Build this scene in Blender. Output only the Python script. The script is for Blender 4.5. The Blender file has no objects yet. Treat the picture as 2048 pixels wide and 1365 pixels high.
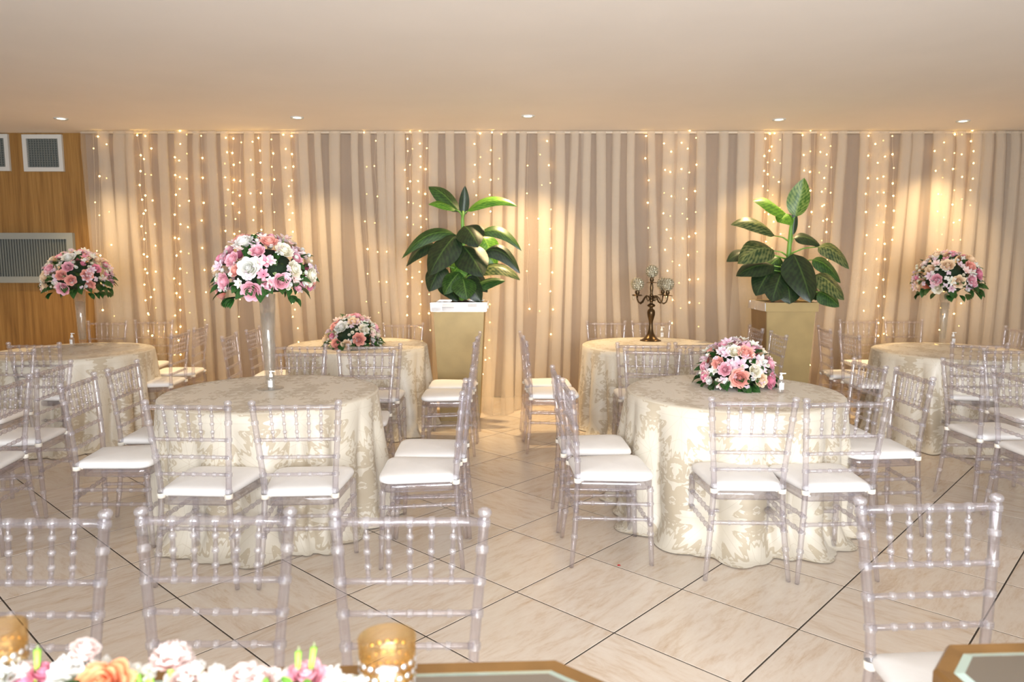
import bpy, math, random
from mathutils import Vector, Matrix
random.seed(7)
PI = math.pi
sc = bpy.context.scene
col = sc.collection

# ------------------------------------------------------------------ camera, world, lights, exposure
F_PX, CAM_H = 1467.0, 1.60
PITCH = math.atan(168.5 / F_PX)
cam_d = bpy.data.cameras.new('camera')
cam_d.sensor_width = 36.0
cam_d.lens = 36.0 * F_PX / 2048.0
cam_d.clip_start = 0.05
cam_d.dof.use_dof = True
cam_d.dof.focus_distance = 4.2
cam_d.dof.aperture_fstop = 2.8
cam = bpy.data.objects.new('camera', cam_d)
cam.location = (0, 0, CAM_H)
cam.rotation_euler = (PI / 2 - PITCH, 0, 0)
col.objects.link(cam)
sc.camera = cam

world = bpy.data.worlds.new('world')
sc.world = world
world.use_nodes = True
bg = world.node_tree.nodes['Background']
bg.inputs[0].default_value = (0.86, 0.93, 1.0, 1)
bg.inputs[1].default_value = 1.35

CEIL = 2.965
def light(name, kind, loc, rot, energy, color, **kw):
    d = bpy.data.lights.new(name, kind)
    d.energy = energy
    d.color = color
    for k, v in kw.items():
        setattr(d, k, v)
    o = bpy.data.objects.new(name, d)
    o.location = loc
    o.rotation_euler = rot
    col.objects.link(o)
    return o
# daylight of the wide opening behind the camera
light('opening_daylight', 'AREA', (0.5, -2.2, 1.5), (math.radians(99), 0, 0), 390, (0.93, 0.96, 1.0),
      shape='RECTANGLE', size=4.5, size_y=2.4, spread=math.radians(118))

sc.view_settings.view_transform = 'Standard'
sc.view_settings.look = 'None'
sc.view_settings.gamma = 1.0
sc.view_settings.use_curve_mapping = False
sc.view_settings.exposure = 0.0
sc.cycles.transparent_max_bounces = 40
sc.cycles.max_bounces = 10
sc.cycles.transmission_bounces = 8
sc.cycles.glossy_bounces = 4
sc.cycles.diffuse_bounces = 4
sc.cycles.caustics_refractive = False
sc.cycles.caustics_reflective = False
sc.cycles.sample_clamp_indirect = 6.0

# ------------------------------------------------------------------ helpers
def ray(x, y):
    u = (x - 1024) / F_PX
    v = -(y - 682.5) / F_PX
    cp, sp = math.cos(PITCH), math.sin(PITCH)
    return Vector((u, cp + v * sp, -sp + v * cp))
def atz(x, y, z):
    d = ray(x, y)
    return d * ((z - CAM_H) / d.z) + Vector((0, 0, CAM_H))
def aty(x, y, Y):
    d = ray(x, y)
    return d * (Y / d.y) + Vector((0, 0, CAM_H))

def tag(o, label=None, cat=None, group=None, kind=None):
    if label: o['label'] = label
    if cat: o['category'] = cat
    if group: o['group'] = group
    if kind: o['kind'] = kind
    return o
def empty(name, loc=(0, 0, 0), rz=0.0):
    o = bpy.data.objects.new(name, None)
    o.empty_display_size = 0.1
    o.location = loc
    o.rotation_euler = (0, 0, rz)
    col.objects.link(o)
    return o
def inst(name, mesh, parent=None, matrix=None, material=None):
    o = bpy.data.objects.new(name, mesh)
    col.objects.link(o)
    if parent is not None: o.parent = parent
    if matrix is not None: o.matrix_local = matrix
    if material is not None:
        o.material_slots[0].link = 'OBJECT'
        o.material_slots[0].material = material
    return o
def copy_tree(o, parent=None):
    c = o.copy()
    col.objects.link(c)
    if parent is not None: c.parent = parent
    for ch in o.children:
        copy_tree(ch, c)
    return c

class MB:
    def __init__(s):
        s.v, s.f, s.uv, s.sm, s.mi = [], [], [], [], []
    def add(s, verts, faces, uvs=None, smooth=True):
        n = len(s.v)
        s.v += [tuple(p) for p in verts]
        s.f += [tuple(i + n for i in f) for f in faces]
        s.uv += list(uvs) if uvs else [(0, 0)] * len(verts)
        s.sm += [smooth] * len(faces)
        s.mi += [0] * len(faces)
        return s
    def grid(s, P, closed_u=False, uvs=None, smooth=True):      # P[row][col]
        R, C = len(P), len(P[0])
        verts = [p for r in P for p in r]
        uv = [q for r in uvs for q in r] if uvs else None
        faces = []
        for i in range(R - 1):
            for j in range(C if closed_u else C - 1):
                k = (j + 1) % C
                faces.append((i * C + j, i * C + k, (i + 1) * C + k, (i + 1) * C + j))
        return s.add(verts, faces, uv, smooth)
    def box(s, c, h, M=None, smooth=False):
        vs = [Vector((c[0] + sx * h[0], c[1] + sy * h[1], c[2] + sz * h[2])) for sz in (-1, 1) for sy in (-1, 1) for sx in (-1, 1)]
        if M is not None: vs = [M @ v for v in vs]
        return s.add(vs, [(0, 2, 3, 1), (4, 5, 7, 6), (0, 1, 5, 4), (2, 6, 7, 3), (0, 4, 6, 2), (1, 3, 7, 5)], smooth=smooth)
    def frustum(s, c0, h0, c1, h1, smooth=False):
        vs = [(c0[0] + sx * h0[0], c0[1] + sy * h0[1], c0[2]) for sx, sy in ((-1, -1), (1, -1), (1, 1), (-1, 1))]
        vs += [(c1[0] + sx * h1[0], c1[1] + sy * h1[1], c1[2]) for sx, sy in ((-1, -1), (1, -1), (1, 1), (-1, 1))]
        return s.add(vs, [(3, 2, 1, 0), (4, 5, 6, 7), (0, 1, 5, 4), (1, 2, 6, 5), (2, 3, 7, 6), (3, 0, 4, 7)], smooth=smooth)
    def lathe(s, prof, seg=16, M=None, c=(0, 0, 0)):            # prof: (r, z) list; ends close when r ~ 0
        P = []
        for r, z in prof:
            row = [Vector((c[0] + r * math.cos(2 * PI * k / seg), c[1] + r * math.sin(2 * PI * k / seg), c[2] + z)) for k in range(seg)]
            if M is not None: row = [M @ p for p in row]
            P.append(row)
        return s.grid(P, True)
    def tube(s, pts, rads, seg=8, cap=True, base=None):
        pts = [Vector(p) for p in pts]
        P = []
        up = Vector((0, 0, 1))
        t0 = (pts[1] - pts[0]).normalized()
        a = t0.cross(up)
        if a.length < 1e-3: a = Vector((1, 0, 0))
        a.normalize()
        n = len(pts)
        for i, p in enumerate(pts):
            t = (pts[min(i + 1, n - 1)] - pts[max(i - 1, 0)])
            t.normalize()
            a = (a - t * a.dot(t)).normalized()
            b = t.cross(a)
            r = rads[i] if isinstance(rads, (list, tuple)) else rads
            P.append([p + (a * math.cos(2 * PI * k / seg) + b * math.sin(2 * PI * k / seg)) * r for k in range(seg)])
        if cap:
            P.insert(0, [pts[0]] * seg)
            P.append([pts[-1]] * seg)
        n0 = len(s.mi)
        s.grid(P, True)
        if base is not None:
            k = 1 if cap else 0
            for i in range(n - 1):
                if max(rads[i], rads[i + 1]) > base:
                    for j in range(seg): s.mi[n0 + (i + k) * seg + j] = 1
        return s
    def mesh(s, name, mat):
        m = bpy.data.meshes.new(name)
        m.from_pydata(s.v, [], s.f)
        uvl = m.uv_layers.new(name='UVMap')
        lv = [0] * len(m.loops)
        m.loops.foreach_get('vertex_index', lv)
        flat = []
        for i in lv: flat += [s.uv[i][0], s.uv[i][1]]
        uvl.data.foreach_set('uv', flat)
        m.polygons.foreach_set('use_smooth', s.sm)
        if isinstance(mat, tuple):
            for q in mat: m.materials.append(q)
            m.polygons.foreach_set('material_index', s.mi)
        elif mat is not None: m.materials.append(mat)
        m.update()
        return m
    def build(s, name, mat, parent=None, matrix=None):
        return inst(name, s.mesh(name, mat), parent, matrix)

# ------------------------------------------------------------------ materials
class NT:
    def __init__(s, name):
        s.m = bpy.data.materials.new(name)
        s.m.use_nodes = True
        s.t = s.m.node_tree
        s.t.nodes.clear()
        s.out = s.n('ShaderNodeOutputMaterial')
    def n(s, typ, _in=None, **kw):
        nd = s.t.nodes.new(typ)
        for k, v in kw.items(): setattr(nd, k, v)
        for k, v in (_in or {}).items():
            if isinstance(v, bpy.types.NodeSocket): s.t.links.new(v, nd.inputs[k])
            else: nd.inputs[k].default_value = v
        return nd
    def math(s, op, a, b=0.0, c=0.0):
        nd = s.n('ShaderNodeMath', operation=op)
        for i, v in enumerate((a, b, c)):
            if isinstance(v, bpy.types.NodeSocket): s.t.links.new(v, nd.inputs[i])
            else: nd.inputs[i].default_value = v
        return nd.outputs[0]
    def ramp(s, fac, stops):
        nd = s.n('ShaderNodeValToRGB', {0: fac})
        e = nd.color_ramp.elements
        while len(e) < len(stops): e.new(0.5)
        for i, (p, c) in enumerate(stops):
            e[i].position = p
            e[i].color = (*c, 1) if len(c) == 3 else c
        return nd.outputs[0]
    def surf(s, shader):
        s.t.links.new(shader, s.out.inputs[0])
        return s.m
    def link(s, a, b): s.t.links.new(a, b)

def pbr(name, color, rough=0.5, metal=0.0, var=0.0, vscale=20.0, bump=0.0, bscale=200.0, sheen=0.0, trans=0.0, spec=0.5, sss=0.0):
    t = NT(name)
    p = t.n('ShaderNodeBsdfPrincipled', {'Roughness': rough, 'Metallic': metal, 'Base Color': (*color, 1), 'Specular IOR Level': spec})
    tc = t.n('ShaderNodeTexCoord')
    if var > 0:
        nz = t.n('ShaderNodeTexNoise', {'Vector': tc.outputs['Object'], 'Scale': vscale, 'Detail': 3.0})
        lo = tuple(max(0, c * (1 - var)) for c in color)
        hi = tuple(min(1, c * (1 + var)) for c in color)
        t.link(t.ramp(nz.outputs[0], [(0.3, lo), (0.7, hi)]), p.inputs['Base Color'])
    if bump > 0:
        nz = t.n('ShaderNodeTexNoise', {'Vector': tc.outputs['Object'], 'Scale': bscale, 'Detail': 2.0})
        b = t.n('ShaderNodeBump', {'Strength': bump, 'Distance': 0.004, 'Height': nz.outputs[0]})
        t.link(b.outputs[0], p.inputs['Normal'])
    if sheen: p.inputs['Sheen Weight'].default_value = sheen
    if trans: p.inputs['Transmission Weight'].default_value = trans
    return t.surf(p.outputs[0])

def acrylic_mat(name, tint, fac, haze=0.0, hcol=(0.9, 0.89, 0.92), ior=1.32, rough=0.05):
    t = NT(name)
    tr = t.n('ShaderNodeBsdfTransparent', {0: (*tint, 1)})
    gl = t.n('ShaderNodeBsdfGlass', {'Color': (*tint, 1), 'Roughness': 0.0, 'IOR': 1.45})
    mx = t.n('ShaderNodeMixShader', {0: fac, 1: tr.outputs[0], 2: gl.outputs[0]})
    df = t.n('ShaderNodeBsdfDiffuse', {0: (*hcol, 1)})
    tl = t.n('ShaderNodeBsdfTranslucent', {0: (*hcol, 1)})
    hz = t.n('ShaderNodeMixShader', {0: 0.5, 1: df.outputs[0], 2: tl.outputs[0]})
    mh = t.n('ShaderNodeMixShader', {0: haze, 1: mx.outputs[0], 2: hz.outputs[0]})
    lw = t.n('ShaderNodeLayerWeight', {'Blend': 0.5})
    f5 = t.math('POWER', lw.outputs['Facing'], 4.0)
    fr = t.n('ShaderNodeMath', {0: f5, 1: 0.55, 2: (ior - 1) ** 2 / (ior + 1) ** 2 * 1.5 + 0.01}, operation='MULTIPLY_ADD')
    gs = t.n('ShaderNodeBsdfGlossy', {0: (1, 1, 1, 1), 'Roughness': rough})
    mx2 = t.n('ShaderNodeMixShader', {0: fr.outputs[0], 1: mh.outputs[0], 2: gs.outputs[0]})
    return t.surf(mx2.outputs[0])
M = {}
M['acrylic'] = acrylic_mat('clear_acrylic', (0.925, 0.91, 0.94), 0.24, 0.05, (0.80, 0.78, 0.85))
M['acrylic_ring'] = acrylic_mat('acrylic_ring', (0.94, 0.93, 0.96), 0.20, 0.14, (0.92, 0.91, 0.96), 1.5, 0.12)  # whiter haze puts the light caught by the rings into their colour
M['glass'] = acrylic_mat('clear_glass', (0.975, 0.98, 0.975), 0.06, 0.05)
M['bottle'] = acrylic_mat('bottle_plastic', (0.95, 0.96, 0.95), 0.10, 0.15)
M['cushion'] = pbr('white_cushion_fabric', (0.90, 0.88, 0.86), 0.75, var=0.03, vscale=8, bump=0.12, bscale=90, sheen=0.1)
M['strap'] = pbr('cream_strap', (0.84, 0.78, 0.68), 0.7, bump=0.1)
M['ceiling'] = pbr('painted_ceiling', (0.87, 0.795, 0.715), 0.85, var=0.02, vscale=1.5)
M['wall_paint'] = pbr('painted_wall', (0.70, 0.62, 0.52), 0.8, var=0.03, vscale=2)
M['grout'] = pbr('dark_grout', (0.045, 0.032, 0.022), 0.9, var=0.2)
M['white_metal'] = pbr('white_painted_metal', (0.58, 0.58, 0.55), 0.45)
M['grey_plastic'] = pbr('grey_plastic', (0.29, 0.30, 0.27), 0.5)
M['vent_dark'] = pbr('vent_dark', (0.07, 0.08, 0.075), 0.6)
M['vent_grid'] = pbr('vent_grid', (0.17, 0.185, 0.17), 0.5)
M['gold_paint'] = pbr('gold_painted_wood', (0.38, 0.275, 0.115), 0.5, metal=0.2, var=0.10, vscale=5, bump=0.08, bscale=60)
M['brown_side'] = pbr('planter_side_brown', (0.30, 0.19, 0.08), 0.4, metal=0.2, var=0.1, vscale=5)
M['mirror_tile'] = pbr('mirror_tile', (0.80, 0.79, 0.78), 0.22, metal=0.8)
M['soil'] = pbr('soil', (0.05, 0.03, 0.02), 0.95, var=0.4, vscale=60, bump=0.6, bscale=60)
M['bronze'] = pbr('aged_bronze', (0.09, 0.055, 0.025), 0.3, metal=0.85, var=0.2, vscale=30)
M['stem'] = pbr('plant_stem', (0.16, 0.33, 0.05), 0.5, var=0.2, vscale=15)
M['wire'] = pbr('clear_wire', (0.62, 0.52, 0.40), 0.5)
M['mirror'] = pbr('mirror_glass', (0.46, 0.43, 0.38), 0.10, metal=0.85)
M['mirror_edge'] = pbr('bevelled_glass_edge', (0.62, 0.80, 0.74), 0.15, metal=0.3)
M['gold_frame'] = pbr('gilded_frame', (0.28, 0.15, 0.05), 0.35, metal=0.45, var=0.15, vscale=12)
M['white_label'] = pbr('white_label', (0.85, 0.85, 0.85), 0.6)
M['label_ink'] = pbr('label_ink', (0.35, 0.35, 0.38), 0.6)
M['pump_white'] = pbr('pump_white', (0.88, 0.87, 0.85), 0.4)

def wood_mat():
    t = NT('wood_veneer')
    tc = t.n('ShaderNodeTexCoord')
    mp = t.n('ShaderNodeMapping', {'Vector': tc.outputs['Object'], 'Scale': (9.0, 1.0, 0.35)})
    n1 = t.n('ShaderNodeTexNoise', {'Vector': mp.outputs[0], 'Scale': 2.2, 'Detail': 6.0, 'Roughness': 0.6, 'Distortion': 0.6})
    mp2 = t.n('ShaderNodeMapping', {'Vector': tc.outputs['Object'], 'Scale': (120.0, 1.0, 3.0)})
    n2 = t.n('ShaderNodeTexNoise', {'Vector': mp2.outputs[0], 'Scale': 1.0, 'Detail': 3.0})
    f = t.math('ADD', t.math('MULTIPLY', n1.outputs[0], 0.7), t.math('MULTIPLY', n2.outputs[0], 0.3))
    c = t.ramp(f, [(0.32, (0.155, 0.07, 0.017)), (0.5, (0.28, 0.142, 0.037)), (0.68, (0.38, 0.21, 0.062))])
    p = t.n('ShaderNodeBsdfPrincipled', {'Base Color': c, 'Roughness': 0.38})
    return t.surf(p.outputs[0])
M['wood'] = wood_mat()

def tile_mat():
    t = NT('travertine_tile')
    tc = t.n('ShaderNodeTexCoord')
    oi = t.n('ShaderNodeObjectInfo')
    w = t.math('MULTIPLY', oi.outputs['Random'], 40.0)
    mp = t.n('ShaderNodeMapping', {'Vector': tc.outputs['Object'], 'Scale': (1.0, 4.2, 1.0), 'Rotation': (0, 0, 0.35)})
    n1 = t.n('ShaderNodeTexNoise', {'Vector': mp.outputs[0], 'W': w, 'Scale': 3.4, 'Detail': 9.0, 'Roughness': 0.68, 'Distortion': 0.9}, noise_dimensions='4D')
    n2 = t.n('ShaderNodeTexNoise', {'Vector': mp.outputs[0], 'W': w, 'Scale': 16.0, 'Detail': 5.0, 'Roughness': 0.7}, noise_dimensions='4D')
    f = t.math('ADD', t.math('MULTIPLY', n1.outputs[0], 0.72), t.math('MULTIPLY', n2.outputs[0], 0.28))
    c = t.ramp(f, [(0.28, (0.47, 0.31, 0.20)), (0.40, (0.64, 0.51, 0.39)), (0.50, (0.72, 0.62, 0.52)), (0.72, (0.78, 0.71, 0.62))])
    br = t.n('ShaderNodeHueSaturation', {'Color': c, 'Value': t.math('ADD', 0.93, t.math('MULTIPLY', oi.outputs['Random'], 0.12))})
    rg = t.math('ADD', 0.13, t.math('MULTIPLY', n2.outputs[0], 0.16))
    p = t.n('ShaderNodeBsdfPrincipled', {'Base Color': br.outputs[0], 'Roughness': rg, 'Specular IOR Level': 0.5})
    return t.surf(p.outputs[0])
M['tile'] = tile_mat()

def damask_mat(name, ground, motif, line):
    t = NT(name)
    uv = t.n('ShaderNodeUVMap')
    sp = t.n('ShaderNodeSeparateXYZ', {0: uv.outputs[0]})
    u = t.math('PINGPONG', sp.outputs[0], 0.20)
    row = t.math('FLOOR', t.math('DIVIDE', sp.outputs[1], 0.55))
    v = t.math('SUBTRACT', sp.outputs[1], t.math('MULTIPLY', row, 0.55))
    off = t.math('MULTIPLY', t.math('MODULO', row, 2.0), 0.20)
    u2 = t.math('PINGPONG', t.math('ADD', sp.outputs[0], off), 0.20)
    vec = t.n('ShaderNodeCombineXYZ', {0: u2, 1: v, 2: 0.3})
    # scalloped palmette in each repeat, mirrored about its axis
    def palmette(cu, cv, size, lobes, stretch):
        dx = t.math('SUBTRACT', u2, cu)
        dy = t.math('DIVIDE', t.math('SUBTRACT', v, cv), stretch)
        rho = t.math('SQRT', t.math('ADD', t.math('MULTIPLY', dx, dx), t.math('MULTIPLY', dy, dy)))
        th = t.math('ARCTAN2', dy, dx)
        lob = t.math('ABSOLUTE', t.math('COSINE', t.math('MULTIPLY', th, lobes / 2)))
        sc_ = t.math('COSINE', t.math('MULTIPLY', th, lobes * 4.0))
        R = t.math('MULTIPLY', t.math('MULTIPLY_ADD', lob, 0.48, 0.52), t.math('MULTIPLY_ADD', sc_, 0.09, 1.0))
        inside = t.math('SUBTRACT', t.math('MULTIPLY', R, size), rho)
        vein = t.math('ABSOLUTE', t.math('SINE', t.math('MULTIPLY', th, lobes / 2)))
        ring = t.math('ABSOLUTE', t.math('SUBTRACT', rho, size * 0.34))
        return inside, t.math('MULTIPLY', vein, rho), ring
    a1, v1, r1 = palmette(0.0, 0.20, 0.165, 9, 1.35)
    a2, v2, r2 = palmette(0.20, 0.44, 0.115, 7, 1.2)
    n1 = t.n('ShaderNodeTexNoise', {'Vector': vec.outputs[0], 'Scale': 11.0, 'Detail': 2.0, 'Roughness': 0.5, 'Distortion': 2.4})
    a3 = t.math('MULTIPLY', t.math('SUBTRACT', n1.outputs[0], 0.545), 0.20)
    far = t.math('MINIMUM', t.math('MULTIPLY_ADD', t.math('MAXIMUM', a1, a2), -1.0, -0.012), a3)
    allm = t.math('MAXIMUM', t.math('MAXIMUM', a1, a2), far)
    mask = t.ramp(t.math('MULTIPLY_ADD', allm, 40.0, 0.5), [(0.42, (0, 0, 0)), (0.58, (1, 1, 1))])
    ln = t.math('MINIMUM', v1, v2)
    lm = t.ramp(t.math('MULTIPLY', ln, 100.0), [(0.12, (1, 1, 1)), (0.42, (0, 0, 0))])
    c0 = t.n('ShaderNodeMixRGB', {0: mask, 1: (*ground, 1), 2: (*motif, 1)})
    c1 = t.n('ShaderNodeMixRGB', {0: t.math('MULTIPLY', t.math('MULTIPLY', lm, mask), 0.75), 1: c0.outputs[0], 2: (*line, 1)})
    rg = t.n('ShaderNodeMixRGB', {0: mask, 1: (0.62, 0.62, 0.62, 1), 2: (0.40, 0.40, 0.40, 1)})
    tc = t.n('ShaderNodeTexCoord')
    nb = t.n('ShaderNodeTexNoise', {'Vector': tc.outputs['Object'], 'Scale': 14.0, 'Detail': 3.0})
    bm = t.n('ShaderNodeBump', {'Strength': 0.25, 'Distance': 0.008, 'Height': nb.outputs[0]})
    p = t.n('ShaderNodeBsdfPrincipled', {'Base Color': c1.outputs[0], 'Roughness': rg.outputs[0], 'Normal': bm.outputs[0], 'Sheen Weight': 0.15})
    return t.surf(p.outputs[0])
M['damask'] = damask_mat('cream_damask', (0.53, 0.45, 0.33), (0.69, 0.63, 0.52), (0.54, 0.465, 0.355))

def sheer_mat(name, color, alpha):
    t = NT(name)
    tc = t.n('ShaderNodeTexCoord')
    mp = t.n('ShaderNodeMapping', {'Vector': tc.outputs['Object'], 'Scale': (60.0, 1.0, 1.0)})
    nz = t.n('ShaderNodeTexNoise', {'Vector': mp.outputs[0], 'Scale': 1.0, 'Detail': 2.0})
    a = t.math('ADD', alpha - 0.05, t.math('MULTIPLY', nz.outputs[0], 0.10))
    d = t.n('ShaderNodeBsdfDiffuse', {0: (*color, 1)})
    tl = t.n('ShaderNodeBsdfTranslucent', {0: (*color, 1)})
    m1 = t.n('ShaderNodeMixShader', {0: 0.35, 1: d.outputs[0], 2: tl.outputs[0]})
    tr = t.n('ShaderNodeBsdfTransparent')
    m2 = t.n('ShaderNodeMixShader', {0: a, 1: tr.outputs[0], 2: m1.outputs[0]})
    return t.surf(m2.outputs[0])
M['sheer'] = sheer_mat('sheer_voile', (0.86, 0.765, 0.635), 0.25)
M['backing'] = pbr('taupe_drape', (0.235, 0.16, 0.11), 0.9, var=0.05, vscale=2)

def emit(name, color, s):
    t = NT(name)
    e = t.n('ShaderNodeEmission', {0: (*color, 1), 1: s})
    return t.surf(e.outputs[0])
M['bulb_bright'] = emit('bulb_bright', (1.0, 0.62, 0.17), 52.0)
M['bulb_dim'] = emit('bulb_dim', (1.0, 0.60, 0.16), 12.0)  # weaker glow imitates bulbs veiled by the sheer fabric
M['lamp_glow'] = emit('lamp_glow', (1.0, 0.86, 0.62), 14.0)

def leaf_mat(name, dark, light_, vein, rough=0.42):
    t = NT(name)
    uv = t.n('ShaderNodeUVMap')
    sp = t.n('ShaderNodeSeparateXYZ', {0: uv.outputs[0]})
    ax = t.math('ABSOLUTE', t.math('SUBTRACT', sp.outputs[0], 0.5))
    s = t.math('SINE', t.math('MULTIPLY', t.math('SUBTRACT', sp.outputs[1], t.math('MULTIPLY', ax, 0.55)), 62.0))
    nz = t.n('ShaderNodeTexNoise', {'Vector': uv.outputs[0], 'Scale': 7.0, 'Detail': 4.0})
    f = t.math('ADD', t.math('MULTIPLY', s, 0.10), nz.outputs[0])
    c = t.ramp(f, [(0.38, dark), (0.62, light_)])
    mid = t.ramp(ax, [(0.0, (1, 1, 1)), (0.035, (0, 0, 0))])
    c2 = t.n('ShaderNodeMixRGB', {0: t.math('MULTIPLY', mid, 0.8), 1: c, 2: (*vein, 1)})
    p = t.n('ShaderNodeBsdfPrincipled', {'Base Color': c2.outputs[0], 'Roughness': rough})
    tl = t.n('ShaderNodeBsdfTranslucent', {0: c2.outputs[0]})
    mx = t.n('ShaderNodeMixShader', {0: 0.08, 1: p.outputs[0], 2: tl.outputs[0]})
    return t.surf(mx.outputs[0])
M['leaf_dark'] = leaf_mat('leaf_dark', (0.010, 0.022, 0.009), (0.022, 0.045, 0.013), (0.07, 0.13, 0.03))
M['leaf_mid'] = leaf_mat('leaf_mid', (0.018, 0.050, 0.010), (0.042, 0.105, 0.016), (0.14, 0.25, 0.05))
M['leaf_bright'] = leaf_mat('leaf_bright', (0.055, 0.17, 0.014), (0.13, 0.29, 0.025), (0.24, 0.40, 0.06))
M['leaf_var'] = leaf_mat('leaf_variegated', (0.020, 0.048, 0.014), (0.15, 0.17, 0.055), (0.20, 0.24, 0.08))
M['leaf_small'] = leaf_mat('bouquet_leaf', (0.012, 0.045, 0.012), (0.035, 0.12, 0.02), (0.08, 0.18, 0.04))
M['leaf_fresh'] = leaf_mat('bouquet_leaf_fresh', (0.08, 0.25, 0.02), (0.20, 0.45, 0.06), (0.3, 0.5, 0.1))

def petal_mat(name, inner, outer):
    t = NT(name)
    uv = t.n('ShaderNodeUVMap')
    sp = t.n('ShaderNodeSeparateXYZ', {0: uv.outputs[0]})
    c = t.ramp(sp.outputs[1], [(0.0, inner), (0.9, outer)])
    p = t.n('ShaderNodeBsdfPrincipled', {'Base Color': c, 'Roughness': 0.6, 'Sheen Weight': 0.2})
    tl = t.n('ShaderNodeBsdfTranslucent', {0: c})
    mx = t.n('ShaderNodeMixShader', {0: 0.25, 1: p.outputs[0], 2: tl.outputs[0]})
    return t.surf(mx.outputs[0])
M['p_pink'] = petal_mat('petal_pink', (0.80, 0.22, 0.34), (0.93, 0.52, 0.60))
M['p_hot'] = petal_mat('petal_hot_pink', (0.72, 0.14, 0.27), (0.88, 0.33, 0.46))
M['p_coral'] = petal_mat('petal_coral', (0.82, 0.22, 0.15), (0.92, 0.46, 0.38))
M['p_peach'] = petal_mat('petal_peach', (0.90, 0.55, 0.24), (0.94, 0.76, 0.54))
M['p_cream'] = petal_mat('petal_cream', (0.85, 0.76, 0.42), (0.92, 0.88, 0.76))
M['p_white'] = petal_mat('petal_white', (0.80, 0.80, 0.62), (0.92, 0.91, 0.89))
M['p_lilac'] = petal_mat('petal_pale_lilac', (0.72, 0.42, 0.52), (0.86, 0.74, 0.80))
M['p_blush'] = petal_mat('petal_blush', (0.90, 0.56, 0.50), (0.95, 0.82, 0.78))
M['p_yellow'] = petal_mat('petal_yellow', (0.75, 0.40, 0.04), (0.85, 0.58, 0.12))
M['p_orange'] = petal_mat('petal_orange', (0.85, 0.22, 0.06), (0.93, 0.42, 0.20))
M['p_green'] = petal_mat('bud_green', (0.25, 0.42, 0.08), (0.68, 0.78, 0.42))
M['red'] = pbr('red_petal', (0.6, 0.02, 0.03), 0.6)

# ------------------------------------------------------------------ setting
WALL_Y = 8.34
def structure(name, mb, mat):
    o = mb.build(name, mat)
    o['kind'] = 'structure'
    return o
XL, XR, YB = -6.4, 6.4, -2.4
structure('wall_back', MB().box((0, WALL_Y + 0.06, CEIL / 2), (XR, 0.06, CEIL / 2)), M['wood'])
structure('wall_left', MB().box((XL - 0.06, (WALL_Y + YB) / 2, CEIL / 2), (0.06, (WALL_Y - YB) / 2 + 0.12, CEIL / 2)), M['wall_paint'])
structure('wall_right', MB().box((XR + 0.06, (WALL_Y + YB) / 2, CEIL / 2), (0.06, (WALL_Y - YB) / 2 + 0.12, CEIL / 2)), M['wall_paint'])
structure('ceiling', MB().box((0, (WALL_Y + YB) / 2, CEIL + 0.08), (XR + 0.12, (WALL_Y - YB) / 2 + 0.12, 0.08)), M['ceiling'])
floor = structure('floor', MB().box((0, (WALL_Y + YB) / 2, -0.06), (XR + 0.12, (WALL_Y - YB) / 2 + 0.12, 0.0588)), M['grout'])

TS, TTH, TOX, TOY = 0.3547 * 1.6, 0.8222, 0.01322 * 1.6, 2.1021 * 1.6
def clip(poly, ax, lim, keep_less):
    out = []
    for i in range(len(poly)):
        a, b = poly[i - 1], poly[i]
        ia = (a[ax] <= lim) if keep_less else (a[ax] >= lim)
        ib = (b[ax] <= lim) if keep_less else (b[ax] >= lim)
        if ia != ib:
            f = (lim - a[ax]) / (b[ax] - a[ax])
            out.append((a[0] + (b[0] - a[0]) * f, a[1] + (b[1] - a[1]) * f))
        if ib: out.append(b)
    return out
def tile_mesh(poly):
    n = len(poly)
    cx = sum(p[0] for p in poly) / n
    cy = sum(p[1] for p in poly) / n
    ins = []
    for p in poly:
        d = Vector((p[0] - cx, p[1] - cy))
        d = d * (1 - 0.0022 / max(d.length, 1e-3))
        ins.append((cx + d.x, cy + d.y, 0.0))
    vs = ins + [(p[0], p[1], -0.0018) for p in poly] + [(p[0], p[1], -0.0045) for p in poly]
    fs = [tuple(range(n))]
    for k in (0, n):
        for i in range(n):
            j = (i + 1) % n
            fs.append((k + i, k + n + i, k + n + j, k + j))
    return MB().add(vs, fs, smooth=False)
hs = TS / 2 - 0.0030
full_tile = tile_mesh([(-hs, -hs), (hs, -hs), (hs, hs), (-hs, hs)]).mesh('tile', M['tile'])
ct, st = math.cos(TTH), math.sin(TTH)
tcount = 0
for a in range(-14, 24):
    for b in range(-16, 16):
        la, lb = a + 0.5, b + 0.5
        cx = TOX + TS * (la * ct + lb * st)
        cy = TOY + TS * (la * st - lb * ct)
        if cy < 0.9 or abs(cx) > 0.78 * cy + 0.55: continue
        corners = []
        for da, db in ((-hs, -hs), (hs, -hs), (hs, hs), (-hs, hs)):
            corners.append((cx + da * ct + db * st, cy + da * st - db * ct))
        corners.reverse()
        mx = max(c[1] for c in corners)
        if min(c[1] for c in corners) > WALL_Y - 0.02 or min(abs(c[0]) for c in corners) > XR - 0.05: continue
        if mx <= WALL_Y and max(abs(c[0]) for c in corners) <= XR:
            rz = TTH + random.choice((0, PI / 2, PI, 0))
            inst('tile', full_tile, floor, Matrix.Translation((cx, cy, 0)) @ Matrix.Rotation(rz, 4, 'Z'))
        else:
            poly = [(c[0] - cx, c[1] - cy) for c in corners]
            poly = clip(poly, 1, WALL_Y - 0.002 - cy, True)
            poly = clip(poly, 0, XR - 0.002 - cx, True)
            poly = clip(poly, 0, -XR + 0.002 - cx, False)
            if len(poly) < 3: continue
            inst('tile', tile_mesh(poly).mesh('tile', M['tile']), floor, Matrix.Translation((cx, cy, 0)))
        tcount += 1
print('tiles', tcount)

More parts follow.
